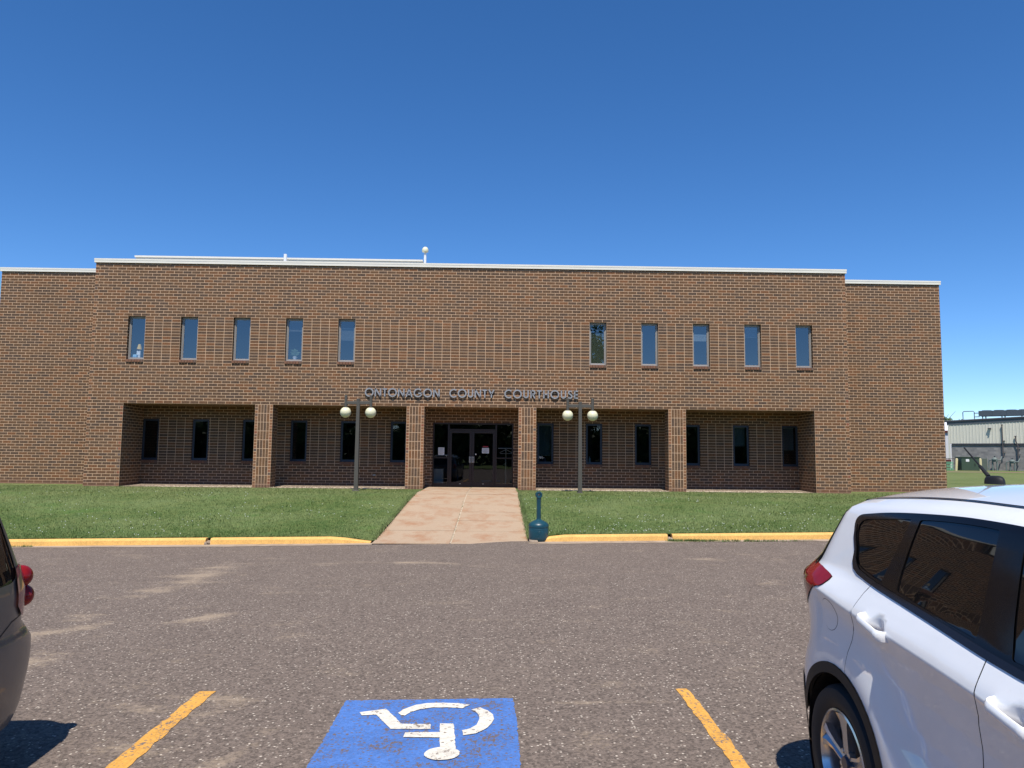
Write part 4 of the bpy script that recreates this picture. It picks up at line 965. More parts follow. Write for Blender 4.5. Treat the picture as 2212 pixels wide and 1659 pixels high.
def make_wheel(parent, x, y, side, style, rad=.35, wd=.235, rimr=.236, name='wheel'):
    """wheel with its outer face at x, looking towards side*x"""
    wroot = bpy.data.objects.new(name, None)
    w_ = MB(); s = side
    prof = [(rimr, -.012), (rimr+.02, .0), (rimr+.06, .012), (rad-.02, .004), (rad-.004, -.02), (rad, -.05), (rad, -wd+.05), (rad-.02, -wd), (rimr, -wd)]
    w_.lathe([(r, x+s*h) for r, h in prof], (0, y, rad), 56, axis='x', cap=False)
    for rr in (-.06, -.10, -.14, -.18): w_.lathe([(rad+.001, x+s*(rr-.004)), (rad+.001, x+s*(rr+.004))], (0, y, rad), 56, axis='x', cap=False)
    wheel = w_.build('wheel', [M['rubber']], parent, True)
    r_ = MB()
    r_.lathe([(rimr+.004, x-s*.004), (rimr-.006, x-s*.000), (rimr-.012, x-s*.012), (rimr-.022, x-s*.05), (rimr-.03, x-s*.19)], (0, y, rad), 56, axis='x', cap=False)
    for k in range(5):
        a = R(90+72*k+style)
        def P(r, da, h): return (x+s*h, y+r*math.cos(a+da), rad+r*math.sin(a+da))
        r0, r1, r2_ = .035, .13, rimr-.014
        half = [(r0, .75, -.028), (.075, .36, -.024), (r1, .20, -.022), (.19, .205, -.016), (r2_, .29, -.010)]
        vs = []
        for (rr, da, h) in half:
            vs += [P(rr, -da, h-.035), P(rr, -da, h), P(rr, -da*.45, h+.004), P(rr, 0, h-.012), P(rr, da*.45, h+.004), P(rr, da, h), P(rr, da, h-.035)]
        fs = [(7*i+j, 7*i+j+1, 7*i+j+8, 7*i+j+7) for i in range(len(half)-1) for j in range(6)]
        r_.add(vs, fs)
    rim = r_.build('rim', [M['rim']], wheel, True)
    c = MB(); c.lathe([(.001, x+s*(-.014)), (.03, x+s*(-.014)), (.033, x+s*(-.022)), (.033, x-s*.05)], (0, y, rad), 24, axis='x'); c.build('centre_cap', [plain('cap_blue', (.03, .04, .07, 1), .3)], wheel, True)
    l = MB()
    for k in range(5):
        a = R(90+36+72*k+style); l.lathe([(.001, x-s*.020), (.011, x-s*.022), (.012, x-s*.05)], (0, y+.057*math.cos(a), rad+.057*math.sin(a)), 10, axis='x')
    l.build('lug_nut', [M['chrome']], wheel, True)
    b = MB(); b.lathe([(.02, x-s*.10), (.15, x-s*.10), (.15, x-s*.13), (.02, x-s*.13)], (0, y, rad), 40, axis='x', cap=False); b.lathe([(.01, x-s*.17), (rimr-.02, x-s*.17)], (0, y, rad), 40, axis='x', cap=False)
    b.build('brake_disc', [plain('brake_dark', (.05, .05, .05, 1), .5, .5)], wheel)
    return wheel

# --- white compact SUV; local x: 0 at its left-in-picture side, grows to the far side; local y: minus the distance from the nose towards the rear? -> y grows to the rear
W2 = .92
zc = catm([.1, .9, 2.40, 2.61, 3.18, 3.50, 3.89, 4.1, 4.6], [.80, .88, .962, .990, 1.047, 1.077, 1.126, 1.15, 1.18])
zt = catm([.1, .3, .9, 1.15, 1.5, 1.95, 2.4, 2.85, 3.04, 3.33, 3.65, 3.91, 4.1, 4.3, 4.6], [.78, .90, 1.06, 1.10, 1.33, 1.53, 1.585, 1.599, 1.602, 1.597, 1.581, 1.560, 1.53, 1.49, 1.47])
yend = catm([.2, .35, .45, .6, .75, .82, 1.0, 1.1, 1.2, 1.3, 1.5, 1.62], [4.42, 4.46, 4.52, 4.56, 4.55, 4.49, 4.46, 4.44, 4.38, 4.31, 4.16, 4.10])
gfr = ([0, .04, .15, .24, .27, .30, .42, .60, .75, .85, .88, .94, 1.0, 1.3], [0, .008, .042, .072, .080, .0855, .1060, .1385, .168, .189, .197, .230, .305, .5])
YR0, RR = 3.90, .42
gfs = catm(*gfr)
def suv(u, z):
    c = zc(min(u, 4.6)); t = zt(min(u, 4.6))
    if z >= c:
        fr = (z-c)/(t-c); a = gfs(fr)
        if u < 2.0: a *= 1-.35*min(1, (2.0-u)/1.0)
    else:
        e = c-z; tuck = ip(e, [0, .02, .08, .20, .34, .42, .50, .58, .66, .85], [0, .008, .028, .052, .064, .060, .036, .006, .004, .05])
        dw = min(math.hypot(u-3.71, z-.35), math.hypot(u-1.02, z-.35)); k = min(1, max(0, (dw-.47)/.28)); k = k*k*(3-2*k)
        if u > 3.9: k *= .5
        a = tuck*(k if z > .3 else 1)+.004*(1-k)
    for (hy, hz) in ((3.285, 1.058), (2.41, .968)):     # finger cups
        d = ((u-hy)/.075)**2+((z-hz)/.058)**2
        if d < 1: a += .026*(1-d)**1.6
    y = u; ye_ = yend(z)
    if u > YR0:
        L0 = .62; th = min((u-YR0)/L0, math.pi/2)
        y = YR0+(ye_-YR0)*math.sin(th); a += RR*(1-math.cos(th))
        ex = u-(YR0+L0*math.pi/2)
        if ex > 0: a += ex; y += .02*(1-max(0, (W2-a))/.3) if a < W2 else .02
    yf = .12+.12*(max(0, z-.55))**1.0
    if u < .75:
        th = min((.75-u)/.45, math.pi/2); y = .75-(.75-yf)*math.sin(th); a += .42*(1-math.cos(th)); ex = (.75-.45*math.pi/2)-u
        if ex > 0: a += ex
    return (a, y, z)
UE = YR0+.62*math.pi/2
def uend(z):      # u where the rear face reaches the centre line
    a0 = suv(UE, z)[0]; return UE+(W2-a0)
def ufront(z):
    u0 = .75-.45*math.pi/2; a0 = suv(u0, z)[0]; return u0-(W2-a0)
SX, SY_ = 15.80, -26.80
car = empty('parked_car', (SX, SY_, za(SX)+.0), (0, -.017, 0), label='white compact SUV with tinted windows parked right of the yellow line', cat='car')
# camera side is x=0; body grows to +x; y grows to the rear (towards the building)
top_l = [(u, zt(min(u, 4.6))) for u in np.linspace(.08, UE-.001, 90)]
full_up = [(u, zt(min(u, 4.6))) for u in np.linspace(ufront(.78), .06, 6)]
DLO = smooth_poly([(3.675, 1.30), (3.69, 1.345), (3.745, 1.402), (3.785, 1.462), (3.76, 1.496), (3.67, 1.507), (3.50, 1.525), (3.286, 1.538), (2.983, 1.549), (2.777, 1.547), (2.60, 1.542), (2.3, 1.528), (1.95, 1.470), (1.62, 1.30), (1.36, 1.10), (1.45, 1.035), (2.444, 1.090), (2.634, 1.111), (3.0, 1.158), (3.413, 1.208), (3.603, 1.238), (3.66, 1.265)], 2)
def arch_poly(cy_, r0, zb_=.0): return circ(cy_, .35, r0, -25, 205, 36)
A1 = circ(3.71, .35, .452); A2 = circ(1.02, .35, .452)
body_bottom = .44
# whole outer skin in the domain
zz = np.linspace(.62, 1.46, 12)
outer = [(uend(.62), .62)]+[(uend(z), z) for z in np.linspace(.66, 1.45, 10)]+[(uend(1.47), zt(4.6))]+[p for p in reversed(top_l)]
outer += [(ufront(z), z) for z in np.linspace(.775, .45, 5)]
front_low = [(.3, .44), (.60, .44)]
outer += [(.3, .43), (4.10, .43), (4.14, .52), (4.16, .62)]
gap = .0035
d_rear = smooth_poly([(3.600, 1.40), (3.610, 1.14), (3.638, 1.05), (3.636, .98), (3.655, .86), (3.662, .30), (2.668, .30), (2.662, .60), (2.668, .90), (2.678, 1.0), (2.69, 1.40)], 1)
d_front = smooth_poly([(2.69, 1.40), (2.678, 1.0), (2.668, .90), (2.662, .60), (2.668, .30), (1.56, .30), (1.50, .60), (1.46, .9), (1.44, 1.40)], 1)
def clip(poly, inside, n=0):
    return poly
# doors: lower edge follows .445, upper edge follows the belt, rear edge follows the arch
belt = lambda u: ip(u, [1.36, 1.45, 2.444, 2.634, 3.0, 3.413, 3.603], [1.06, 1.032, 1.087, 1.108, 1.155, 1.205, 1.235])
def dr(xa, xb, rear_arch):
    up_ = [(u, belt(u)-.004) for u in np.linspace(xb, xa, 24)]
    return up_
rear_door = [(3.455, belt(3.470)-.004), (3.480, 1.17), (3.497, 1.11), (3.505, 1.07), (3.520, 1.02), (3.548, .95), (3.578, .89)]
a_s = math.acos(max(-1, min(1, (3.600-3.71)/.456)))
rear_door += [(3.71+.456*math.cos(t), .35+.456*math.sin(t)) for t in np.linspace(a_s, R(170), 16)]
rear_door += [(3.22, .44), (2.70, .44), (2.690, .60), (2.680, .73), (2.655, .88), (2.618, .985), (2.619, 1.05)]+[(u, belt(u)-.004) for u in np.linspace(2.622, 3.44, 20)]
fd = [(2.617, belt(2.617)-.004), (2.614, 1.05), (2.613, .985), (2.650, .88), (2.675, .73), (2.685, .60), (2.695, .44), (1.62, .44), (1.52, .62), (1.47, .9), (1.46, belt(1.46)-.004)]+[(u, belt(u)-.004) for u in np.linspace(1.55, 2.58, 20)]
def grow(poly, d):
    # push the outline outward by d
    n = len(poly); A = sum(poly[i][0]*poly[(i+1) % n][1]-poly[(i+1) % n][0]*poly[i][1] for i in range(n)); sg = 1 if A > 0 else -1; out = []
    for i in range(n):
        a, b, c = Vector(poly[i-1]), Vector(poly[i]), Vector(poly[(i+1) % n]); d1 = (b-a).normalized(); d2 = (c-b).normalized(); t = (d1+d2)
        t = t.normalized() if t.length > 1e-6 else d1
        out.append((b.x+sg*t.y*d, b.y-sg*t.x*d))
    return out
fuel = [(3.780+.088*math.cos(t), 1.018+.072*math.sin(t)) for t in np.linspace(0, 2*math.pi, 33)[:-1]]
tail = smooth_poly([(3.785, 1.192), (3.82, 1.203), (3.875, 1.214), (3.986, 1.230), (4.2, 1.235), (4.72, 1.21), (4.74, 1.04), (4.50, .99), (4.25, .98), (4.101, 1.04), (3.975, 1.104), (3.893, 1.136), (3.84, 1.142)], 1)
rglass = [(4.062, 1.205), (4.045, 1.30), (4.03, 1.40), (4.035, 1.50), (4.10, 1.52), (4.6, 1.455), (uend(1.45)-.002, 1.45), (uend(1.20)-.002, 1.20)]
# merge the doors' and the window's outline into one hole to avoid slivers
hole_belt = [(u, belt(u)-.004) for u in np.linspace(3.607, 2.0, 4)]
dlo_low = [p for p in DLO]
ZL = lambda u: zc(min(u, 4.6))
body = patch(outer, [DLO, grow(rear_door, gap), grow(fd, gap), A1, A2, grow(fuel, .002), tail], suv, 0, .03, ZL)
shell = patch([(uend(.3), .3), (uend(1.2), 1.2), (UE, 1.45)]+[(u, zt(min(u, 4.6))-.01) for u in np.linspace(4.6, .3, 40)]+[(ufront(.7), .7), (ufront(.3), .3)], [circ(3.71, .35, .40), circ(1.02, .35, .40)], suv, -.012, .07)
build_patches('inner_shell', [shell], M['black_plastic'], car, W2)
build_patches('body', [body], M['car_white'], car, W2)
def both(name, polys, mat, parent, off=0.0, st=.03, hl=None, line=None):
    """one mesh per side of the car"""
    out = []
    for mx in (0, 1):
        acc = ([], [], [])
        for i, p in enumerate(polys):
            P, F, N = patch(p, (hl or {}).get(i, []), suv, off, st, line)
            if mx: P = [(2*W2-q[0], q[1], q[2]) for q in P]; F = [tuple(reversed(t)) for t in F]; N = [(-n[0], n[1], n[2]) for n in N]
            add_patch(acc, (P, F, N))
        out.append(mesh_obj(name, acc[0], acc[1], mat, parent if not isinstance(parent, list) else parent[mx], smooth=True, normals=acc[2]))
    return out
rd = both('rear_door', [rear_door], M['car_white'], car, 0, .016, None, ZL)
fdoor = both('front_door', [fd], M['car_white'], car, 0, .016, None, ZL)
both('fuel_door', [fuel], M['car_white'], car, .001)[1].hide_render = False
# roof
vs = []; ns = []; nu = 70; na = 16; ys = np.linspace(.0, 1, nu)
def roofp(u, k, off=0):
    a0, y0, z0 = suv(u, zt(min(u, 4.6))); w0 = max(.001, W2-a0)
    cr_ = ip(u, [.08, .9, 1.3, 2.0, 4.0, 4.6], [.05, .05, .045, .06, .06, .055]); q = 1-k
    yb = y0 + (0.02*(1-q*q) if u > 4.2 else 0)
    return (a0+w0*k, yb, z0+cr_*(1-q*q)**1.0+.0)
rv = []; rfc = []
us = np.linspace(.08, UE-.02, nu)
for u in us:
    for j in range(2*na+1):
        k = j/na; kk = k if k <= 1 else 2-k; p = roofp(u, kk); rv.append(p if k <= 1 else (2*W2-p[0], p[1], p[2]))
nn = 2*na+1
glassw = []
for i in range(nu-1):
    for j in range(2*na):
        rfc.append((i*nn+j, i*nn+j+1, (i+1)*nn+j+1, (i+1)*nn+j))
        um = (us[i]+us[i+1])/2; glassw.append(1 if 1.18 < um < 1.92 else 0)
mbr = MB(); mbr.v = rv; mbr.f = rfc; mbr.m = glassw
ro = mbr.build('roof_panel', [M['car_white'], M['car_glass']], car, True)
# roof ditch strips
for mx in (0, 1):
    vs = []; fs = []
    for i, u in enumerate(np.linspace(1.95, 3.99, 60)):
        z_ = zt(u); p = suv(u, z_-.004); q = roofp(u, .035)
        if mx: p = (2*W2-p[0], p[1], p[2]); q = (2*W2-q[0], q[1], q[2])
        dx = .006 if not mx else -.006
        vs += [(p[0]-dx*.2, p[1], p[2]+.006), (p[0]+dx*2.6, p[1], p[2]+.0085)]
    fs = [(2*i, 2*i+1, 2*i+3, 2*i+2) for i in range(59)]
    mesh_obj('roof_ditch_strip', vs, fs, M['black_plastic'], car)
# window band
qg = smooth_poly([(3.735, 1.440), (3.70, 1.478), (3.58, 1.488), (3.30, 1.511), (3.288, 1.504), (3.382, 1.243), (3.395, 1.236), (3.602, 1.270), (3.655, 1.305), (3.672, 1.340)], 1)
rg = smooth_poly([(3.228, 1.507), (3.210, 1.515), (2.98, 1.524), (2.735, 1.522), (2.716, 1.512), (2.703, 1.158), (2.716, 1.149), (3.24, 1.217), (3.257, 1.226)], 1)
fg = smooth_poly([(2.585, 1.512), (2.57, 1.518), (2.33, 1.507), (2.0, 1.44), (1.70, 1.29), (1.50, 1.13), (1.53, 1.085), (2.50, 1.124), (2.526, 1.136)], 1)
both('window_frame', [DLO], M['gloss_black'], car, .0005, .03, {0: [grow(qg, .001), grow(rg, .001), grow(fg, .001)]})
both('quarter_window', [qg], M['car_glass'], car, -.004)
both('rear_window', [rg], M['car_glass'], car, -.004)
both('front_window', [fg], M['car_glass'], car, -.004)
bs = [(u, belt(u)-.003) for u in np.linspace(1.46, 3.50, 40)]+[(3.600, 1.236), (3.645, 1.254), (3.672, 1.285), (3.685, 1.335), (3.735, 1.395), (3.762, 1.45), (3.750, 1.452), (3.72, 1.400), (3.672, 1.345), (3.652, 1.305), (3.625, 1.278), (3.59, 1.258)]+[(u, belt(u)+.021) for u in np.linspace(3.50, 1.46, 40)]
both('belt_trim', [bs], M['trim'], car, .005, .02)
# rear window and tail lamps
def tail_lamp(mx):
    P, F, N = patch(tail, [], suv, .006, .03)
    if mx: P = [(2*W2-q[0], q[1], q[2]) for q in P]; F = [tuple(reversed(t)) for t in F]; N = [(-n[0], n[1], n[2]) for n in N]
    t = mesh_obj('tail_light', P, F, M['lens'], car, smooth=True, normals=N)
    inner = smooth_poly([(4.18, 1.10), (4.24, 1.175), (4.46, 1.19), (4.60, 1.15), (4.56, 1.06), (4.34, 1.0), (4.25, 1.04)], 1)
    P, F, N = patch(inner, [], suv, .008, .03)
    if mx: P = [(2*W2-q[0], q[1], q[2]) for q in P]; F = [tuple(reversed(t_)) for t_ in F]; N = [(-n[0], n[1], n[2]) for n in N]
    mesh_obj('reverse_lens', P, F, M['lens_pink'], t, smooth=True, normals=N)
tail_lamp(0); tail_lamp(1)
build_patches('liftgate_glass', [patch(rglass, [], suv, .004, .05)], M['car_glass'], car, W2)
# cladding
clad1 = [(3.71+.452*math.cos(t), .35+.452*math.sin(t)) for t in np.linspace(R(-18), R(190), 44)]+[(3.71+.402*math.cos(t), .35+.402*math.sin(t)) for t in np.linspace(R(190), R(-18), 40)]
clad2 = [(x-2.69, z) for x, z in clad1]
both('wheel_arch_trim', [clad1], M['black_plastic'], car, .006, .02); both('wheel_arch_trim', [clad2], M['black_plastic'], car, .006, .02)
both('sill_cladding', [[(1.46, .22), (3.27, .22), (3.26, .435), (3.20, .45), (1.50, .45)]], M['black_plastic'], car, .008, .04)
rb_ = [(4.10, .41), (4.13, .53), (4.15, .625), (uend(.62), .625), (uend(.44), .44), (4.45, .43), (4.2, .42)]
build_patches('rear_bumper_cladding', [patch(rb_, [], suv, .004, .04)], M['black_plastic'], car, W2)
fbp = [(.62, .44), (.3, .45), (ufront(.45), .45), (ufront(.28), .28), (.3, .28), (.60, .30)]
build_patches('front_bumper_cladding', [patch(fbp, [], suv, .002, .05)], M['black_plastic'], car, W2)
# underbody and wheel housings
mb = MB(); mb.box(.25, 2*W2-.25, .45, 4.05, .2, .30)
for cy_ in (3.71, 1.02):
    for s_, xa in ((1, .03), (-1, 2*W2-.03)):
        mb.lathe([(.405, xa), (.415, xa+s_*.35), (.05, xa+s_*.36)], (0, cy_, .35), 40, axis='x', cap=False)
mb.build('underbody', [M['black_plastic']], car)
for cy_ in (3.71, 1.02):
    make_wheel(car, .018, cy_, -1, 0 if cy_ > 2 else 20); make_wheel(car, 2*W2-.018, cy_, 1, 10)
# handles: curved bars standing off the doors
def handle(u0, z0, u1, z1, doors):
    for mx in (0, 1):
        mb = MB(); n = 20; ring = []
        for i in range(n+1):
            t = i/n; u = u0+(u1-u0)*t; z = z0+(z1-z0)*t; p = suv(u, z)
            bow = -.030+.064*min(1, 9*t*(1-t))**.5; hh = .019+.004*(abs(2*t-1))**2; th = .011
            base = zc(u); ax = .006
            for k in range(10):
                a = 2*math.pi*k/10; xx = ax-bow-th*math.cos(a); zz_ = z+hh*math.sin(a)
                ring.append((xx if not mx else 2*W2-xx, u, zz_))
        fs = [(i*10+k, i*10+(k+1) % 10, (i+1)*10+(k+1) % 10, (i+1)*10+k) for i in range(n) for k in range(10)]
        fs += [tuple(range(10)), tuple(range(n*10, n*10+10))]
        mb.add(ring, fs)
        mb.build('handle', [M['car_white']], doors[mx], True)
handle(3.400, 1.086, 3.190, 1.042, rd); handle(2.530, .996, 2.310, .957, fdoor)
# antenna at the rear of the roof
mb = MB(); n = 16; vs = []; fs = []
for i in range(9):
    t = i/8; r_ = 1-t**2.2; h = .045*(1-(t)**2)
    for k in range(n):
        a = 2*math.pi*k/n; vs.append((W2+.035*(r_**.5)*math.cos(a), 3.86-.075*(r_**.5)*math.sin(a)*(1.0 if math.sin(a) > 0 else .75), 1.632+.042*math.sin(t*math.pi/2)+.002))
for i in range(8):
    for k in range(n): fs.append((i*n+k, i*n+(k+1) % n, (i+1)*n+(k+1) % n, (i+1)*n+k))
fs.append(tuple(8*n+k for k in range(n))); mb.add(vs, fs); ab = mb.build('antenna_base', [M['black_plastic']], car, True)
mb = MB(); mb.tube([(W2, 3.90, 1.672), (W2, 3.965, 1.722), (W2, 3.97, 1.727), (W2, 4.09, 1.818)], [.010, .008, .0045, .004], 10); mb.build('antenna_mast', [M['black_plastic']], ab, True)
# door mirrors (out of frame, still part of the car)
for mx in (0, 1):
    mb = MB(); x0_, x1_ = (-.2, .06) if not mx else (2*W2-.06, 2*W2+.2); mb.bbox(x0_, x1_, 1.50, 1.62, 1.05, 1.20, .03); mb.build('mirror', [M['car_white']], fdoor[mx], True)
for mx in (0, 1):
    P, F, N = patch(smooth_poly([(.22, .70), (.35, .80), (.75, .86), (.95, .84), (.7, .74), (.4, .66)], 2), [], suv, .006, .04)
    if mx: P = [(2*W2-q[0], q[1], q[2]) for q in P]; F = [tuple(reversed(t)) for t in F]; N = [(-n[0], n[1], n[2]) for n in N]
    mesh_obj('headlight', P, F, plain('headlight_lens', (.5, .52, .55, 1), .1), car, smooth=True, normals=N)

# --- grey van on the left: only its rear corner is in the picture
VW = .98
vzt = catm([.1, .6, 1.2, 1.9, 2.5, 4.2, 4.7, 5.0], [.85, 1.0, 1.12, 1.60, 1.70, 1.70, 1.68, 1.66])
vend = catm([.2, .30, .45, .68, .74, .78, 1.0, 1.15, 1.4, 1.6, 1.72], [4.97, 5.06, 5.11, 5.14, 5.11, 5.03, 4.99, 4.95, 4.85, 4.73, 4.64])
VR0 = 4.50
def van(u, z):
    t = vzt(min(u, 5)); 
    if z > 1.0: fr = (z-1.0)/max(.1, (t-1.0)); a = ip(fr, [0, .15, .8, .93, 1.0], [0, .012, .13, .17, .24])*(.6 if u < 1.2 else 1)
    else: a = ip(z, [.2, .3, .5, .8, 1.0], [.07, .035, .012, .0, 0])
    if z > .0 and u > 4.3 and z < .76: a -= .012*min(1, (u-4.3)/.15)*min(1, (.76-z)/.02)
    y = u; e_ = vend(z)
    if u > VR0:
        L0 = .42; th = min((u-VR0)/L0, math.pi/2); y = VR0+(e_-VR0)*math.sin(th); a += .30*(1-math.cos(th)); ex = u-(VR0+L0*math.pi/2)
        if ex > 0: a += ex; y += .03*min(1, ex/.5)
    if u < .75:
        th = min((.75-u)/.42, math.pi/2); y = .75-(.65-.12*max(0, z-.6))*math.sin(th); a += .4*(1-math.cos(th)); ex = (.75-.42*math.pi/2)-u
        if ex > 0: a += ex
    return (a, y, z)
VUE = VR0+.42*math.pi/2
vue = lambda z: VUE+(VW-van(VUE, z)[0]); vuf = lambda z: (.75-.42*math.pi/2)-(VW-van(.75-.42*math.pi/2, z)[0])
VANX, VANY, VYAW = 11.40, -26.80, 4.5
pivot = Vector((VANX, VANY+5.0, 0))
vroot = empty('parked_van', (VANX, VANY+5.0, za(VANX)), (0, -.017, R(-VYAW)*-1), label='grey minivan at the left edge showing only its rear corner and red lamps', cat='van')
def vloc(p): return (-p[0], p[1]-5.0, p[2])
def vpatch(name, polys, mat, off=0, st=.05, holes=[], mirror=True, parent=None):
    acc = ([], [], [])
    for P_ in polys:
        P, F, N = patch(P_, holes, van, off, st)
        P = [vloc(p) for p in P]; F = [tuple(reversed(t)) for t in F]; N = [(-n[0], n[1], n[2]) for n in N]
        add_patch(acc, (P, F, N), -VW if mirror else None)
    return mesh_obj(name, acc[0], acc[1], mat, parent or vroot, smooth=True, normals=acc[2])
vtop = [(u, vzt(min(u, 5))) for u in np.linspace(VUE, .1, 60)]
vout = [(vue(.25), .25), (vue(.7), .7), (vue(1.2), 1.2), (vue(1.64), 1.655)]+vtop+[(vuf(.8), .8), (vuf(.3), .3), (.6, .28)]+[(4.5, .25)]
vwin = smooth_poly([(4.60, 1.09), (4.66, 1.15), (4.62, 1.50), (4.56, 1.545), (3.9, 1.57), (3.5, 1.57), (3.46, 1.10), (3.5, 1.07), (4.5, 1.07)], 2)
vwin2 = smooth_poly([(3.38, 1.07), (3.38, 1.57), (2.2, 1.55), (1.75, 1.35), (1.5, 1.12), (1.6, 1.05)], 2)
vgl = [(VUE-.1, 1.12), (VUE-.14, 1.5), (vue(1.5)-.001, 1.52), (vue(1.12)-.001, 1.10)]
va1 = circ(3.95, .35, .40); va2 = circ(.95, .35, .40)
vpatch('body', [vout], M['car_grey'], 0, .06, [vwin, vwin2, va1, va2])

for wp in (vwin, vwin2):
    for mx in (0, 1):
        P, F, N = patch(wp, [], van, -.003, .06); P = [vloc(p) for p in P]
        if mx: P = [(-2*VW-p[0], p[1], p[2]) for p in P]
        else: F = [tuple(reversed(t)) for t in F]; N = [(-n[0], n[1], n[2]) for n in N]
        mesh_obj('side_window', P, F, M['car_glass'], vroot, smooth=True, normals=N)
vpatch('liftgate_glass', [vgl], M['car_glass'], .003)
# gap between bumper and body
vpatch('bumper_gap', [[(4.05, .765), (4.30, .775), (4.44, .805), (4.56, .865), (4.66, .875), (vue(.88)-.001, .875), (vue(.88)-.001, .867), (4.66, .867), (4.56, .857), (4.445, .797), (4.30, .767), (4.05, .757)]], M['black_plastic'], .001, .03)
vs = []; nu = 40; fs = []
for u in np.linspace(.1, VUE, nu):
    a0, y0, z0 = van(u, vzt(min(u, 5)))
    for j in range(17):
        k = j/16*2-1; vs.append((-(VW+k*(VW-a0)), y0-5.0, z0+.05*(1-k*k)))
fs = [(i*17+j, i*17+j+1, (i+1)*17+j+1, (i+1)*17+j) for i in range(nu-1) for j in range(16)]
mb = MB(); mb.v = vs; mb.f = fs; mb.m = [1 if 7 <= i//16 <= 12 else 0 for i in range(len(fs))]; mb.build('roof_panel', [M['car_grey'], M['car_glass']], vroot, True)
mb = MB(); mb.box(-2*VW+.1, -.1, -4.5, -.35, .2, .32)
for cy_ in (3.95, .95):
    for s_, xa in ((-1, -.04), (1, -2*VW+.04)): mb.lathe([(.405, xa), (.415, xa+s_*.35), (.05, xa+s_*.36)], (0, cy_-5.0, .35), 32, axis='x', cap=False)
mb.build('underbody', [M['black_plastic']], vroot)
for cy_ in (3.95, .95): make_wheel(vroot, -.03, cy_-5.0, 1, 0, .34, .22, .21); make_wheel(vroot, -2*VW+.03, cy_-5.0, -1, 0, .34, .22, .21)
for mx in (0, 1):
    f_ = (lambda p: p) if not mx else (lambda p: (-2*VW-p[0], p[1], p[2]))
    strip = smooth_poly([(4.60, .875), (4.60, 1.14), (4.66, 1.16), (4.98, 1.14), (4.98, .88), (4.92, .86)], 1)
    P, F, N = patch(strip, [], van, .012, .03); P = [f_(vloc(p)) for p in P]
    if not mx: F = [tuple(reversed(t)) for t in F]; N = [(-n[0], n[1], n[2]) for n in N]
    tl = mesh_obj('tail_light', P, F, M['lens_pink'], vroot, smooth=True, normals=N)
    for (u_, z_, r_) in ((4.86, 1.075, .068), (4.88, .955, .068)):
        c_ = f_(vloc(van(u_, z_))); bm = bmesh.new(); bmesh.ops.create_uvsphere(bm, u_segments=28, v_segments=16, radius=r_)
        bmesh.ops.translate(bm, vec=c_, verts=bm.verts); mb = MB(); mb.bm(bm); mb.build('round_lens', [M['lens']], tl, True)

# ------------------------------------------------------------------ far building on the right
FA = Vector((63.5, 56.2)); FD = Vector((.707, -.707)).normalized(); FN = Vector((-FD.y, FD.x))*-1   # FN points to the left/front, out of the wall
if FN.x > 0: FN = -FN
ang = math.atan2(FD.y, FD.x)
fh = empty('metal_sided_building', (FA.x, FA.y, .62), (0, 0, ang), label='low building with grey block base and pale ribbed metal siding beyond the lawn', cat='building')
# local x runs along the wall towards the viewer, local -y is outward
FL = 34; BH = 2.72; TH = 5.35
def blockm():
    g = NG('grey_block_wall'); p = g.n('TexCoord').outputs['Object']; s_ = g.n('SeparateXYZ', i_0=p)
    vec = g.n('CombineXYZ', i_0=g.math('ADD', s_.outputs[0], s_.outputs[1]), i_1=s_.outputs[2], i_2=0.0).outputs[0]
    bt = g.n('TexBrick', offset=.5); g.put(bt.inputs['Vector'], vec); g.put(bt.inputs['Color1'], lin(128, 126, 126)); g.put(bt.inputs['Color2'], lin(158, 154, 150)); g.put(bt.inputs['Mortar'], lin(150, 148, 146))
    g.put(bt.inputs['Scale'], 1.0); g.put(bt.inputs['Brick Width'], .4); g.put(bt.inputs['Row Height'], .2); g.put(bt.inputs['Mortar Size'], .006)
    g.set(Base_Color=g.mix(1.0, bt.outputs[0], g.ramp(g.noise(p, .8, 4), [(.3, .8), (.7, 1.1)]), 'MULTIPLY'), Roughness=.9); return g.m
mb = MB(); mb.box(0, FL, 0, 16, -.3, BH); mb.build('block_wall', [blockm()], fh)
sid = MB(); n = int((FL+.5)/.305)
for k in range(n):
    x = -.25+k*.305
    for (a, b, y0, y1) in ((0, .225, -.04, -.04), (.225, .24, -.04, -.07), (.24, .285, -.07, -.07), (.285, .305, -.07, -.04)):
        sid.quad((x+a, y0, BH+.14), (x+b, y1, BH+.14), (x+b, y1, TH-.5), (x+a, y0, TH-.5))
sid.quad((-.25, -.04, BH+.14), (-.25, 16, BH+.14), (-.25, 16, TH-.3), (-.25, -.04, TH-.3))
sid.box(-.27, -.12, -.10, -.05, -.2, TH-.5)
sid.build('metal_siding', [plain('pale_metal_siding', lin(226, 222, 206), .6, var=.06, vs=1)], fh)
DKM = plain('dark_building_trim', lin(62, 62, 68), .5)
mb = MB(); mb.box(.05, FL, -.09, .0, BH-.04, BH+.14); mb.build('drip_band', [DKM], fh)
mb = MB(); mb.box(-.35, FL, -.085, .05, TH-.5, TH-.16)
for k in range(n): mb.box(-.3+k*.305, -.28+k*.305, -.095, -.085, TH-.5, TH-.17)
mb.build('fascia', [plain('blue_grey_fascia', lin(96, 102, 108), .5)], fh)
mb = MB(); mb.box(-.5, FL, -.16, .1, TH-.16, TH-.02); mb.build('gutter', [DKM], fh)
mb = MB(); mb.box(-.6, FL, 0, 16, TH-.03, TH+.03); mb.build('roof', [M['roof']], fh)
mb = MB(); mb.bbox(3.55, 3.85, -.34, -.06, 4.42, 4.48, .01); mb.bbox(3.75, 3.88, -.40, -.25, 4.33, 4.45, .01); mb.build('wall_lamp', [DKM], fh)
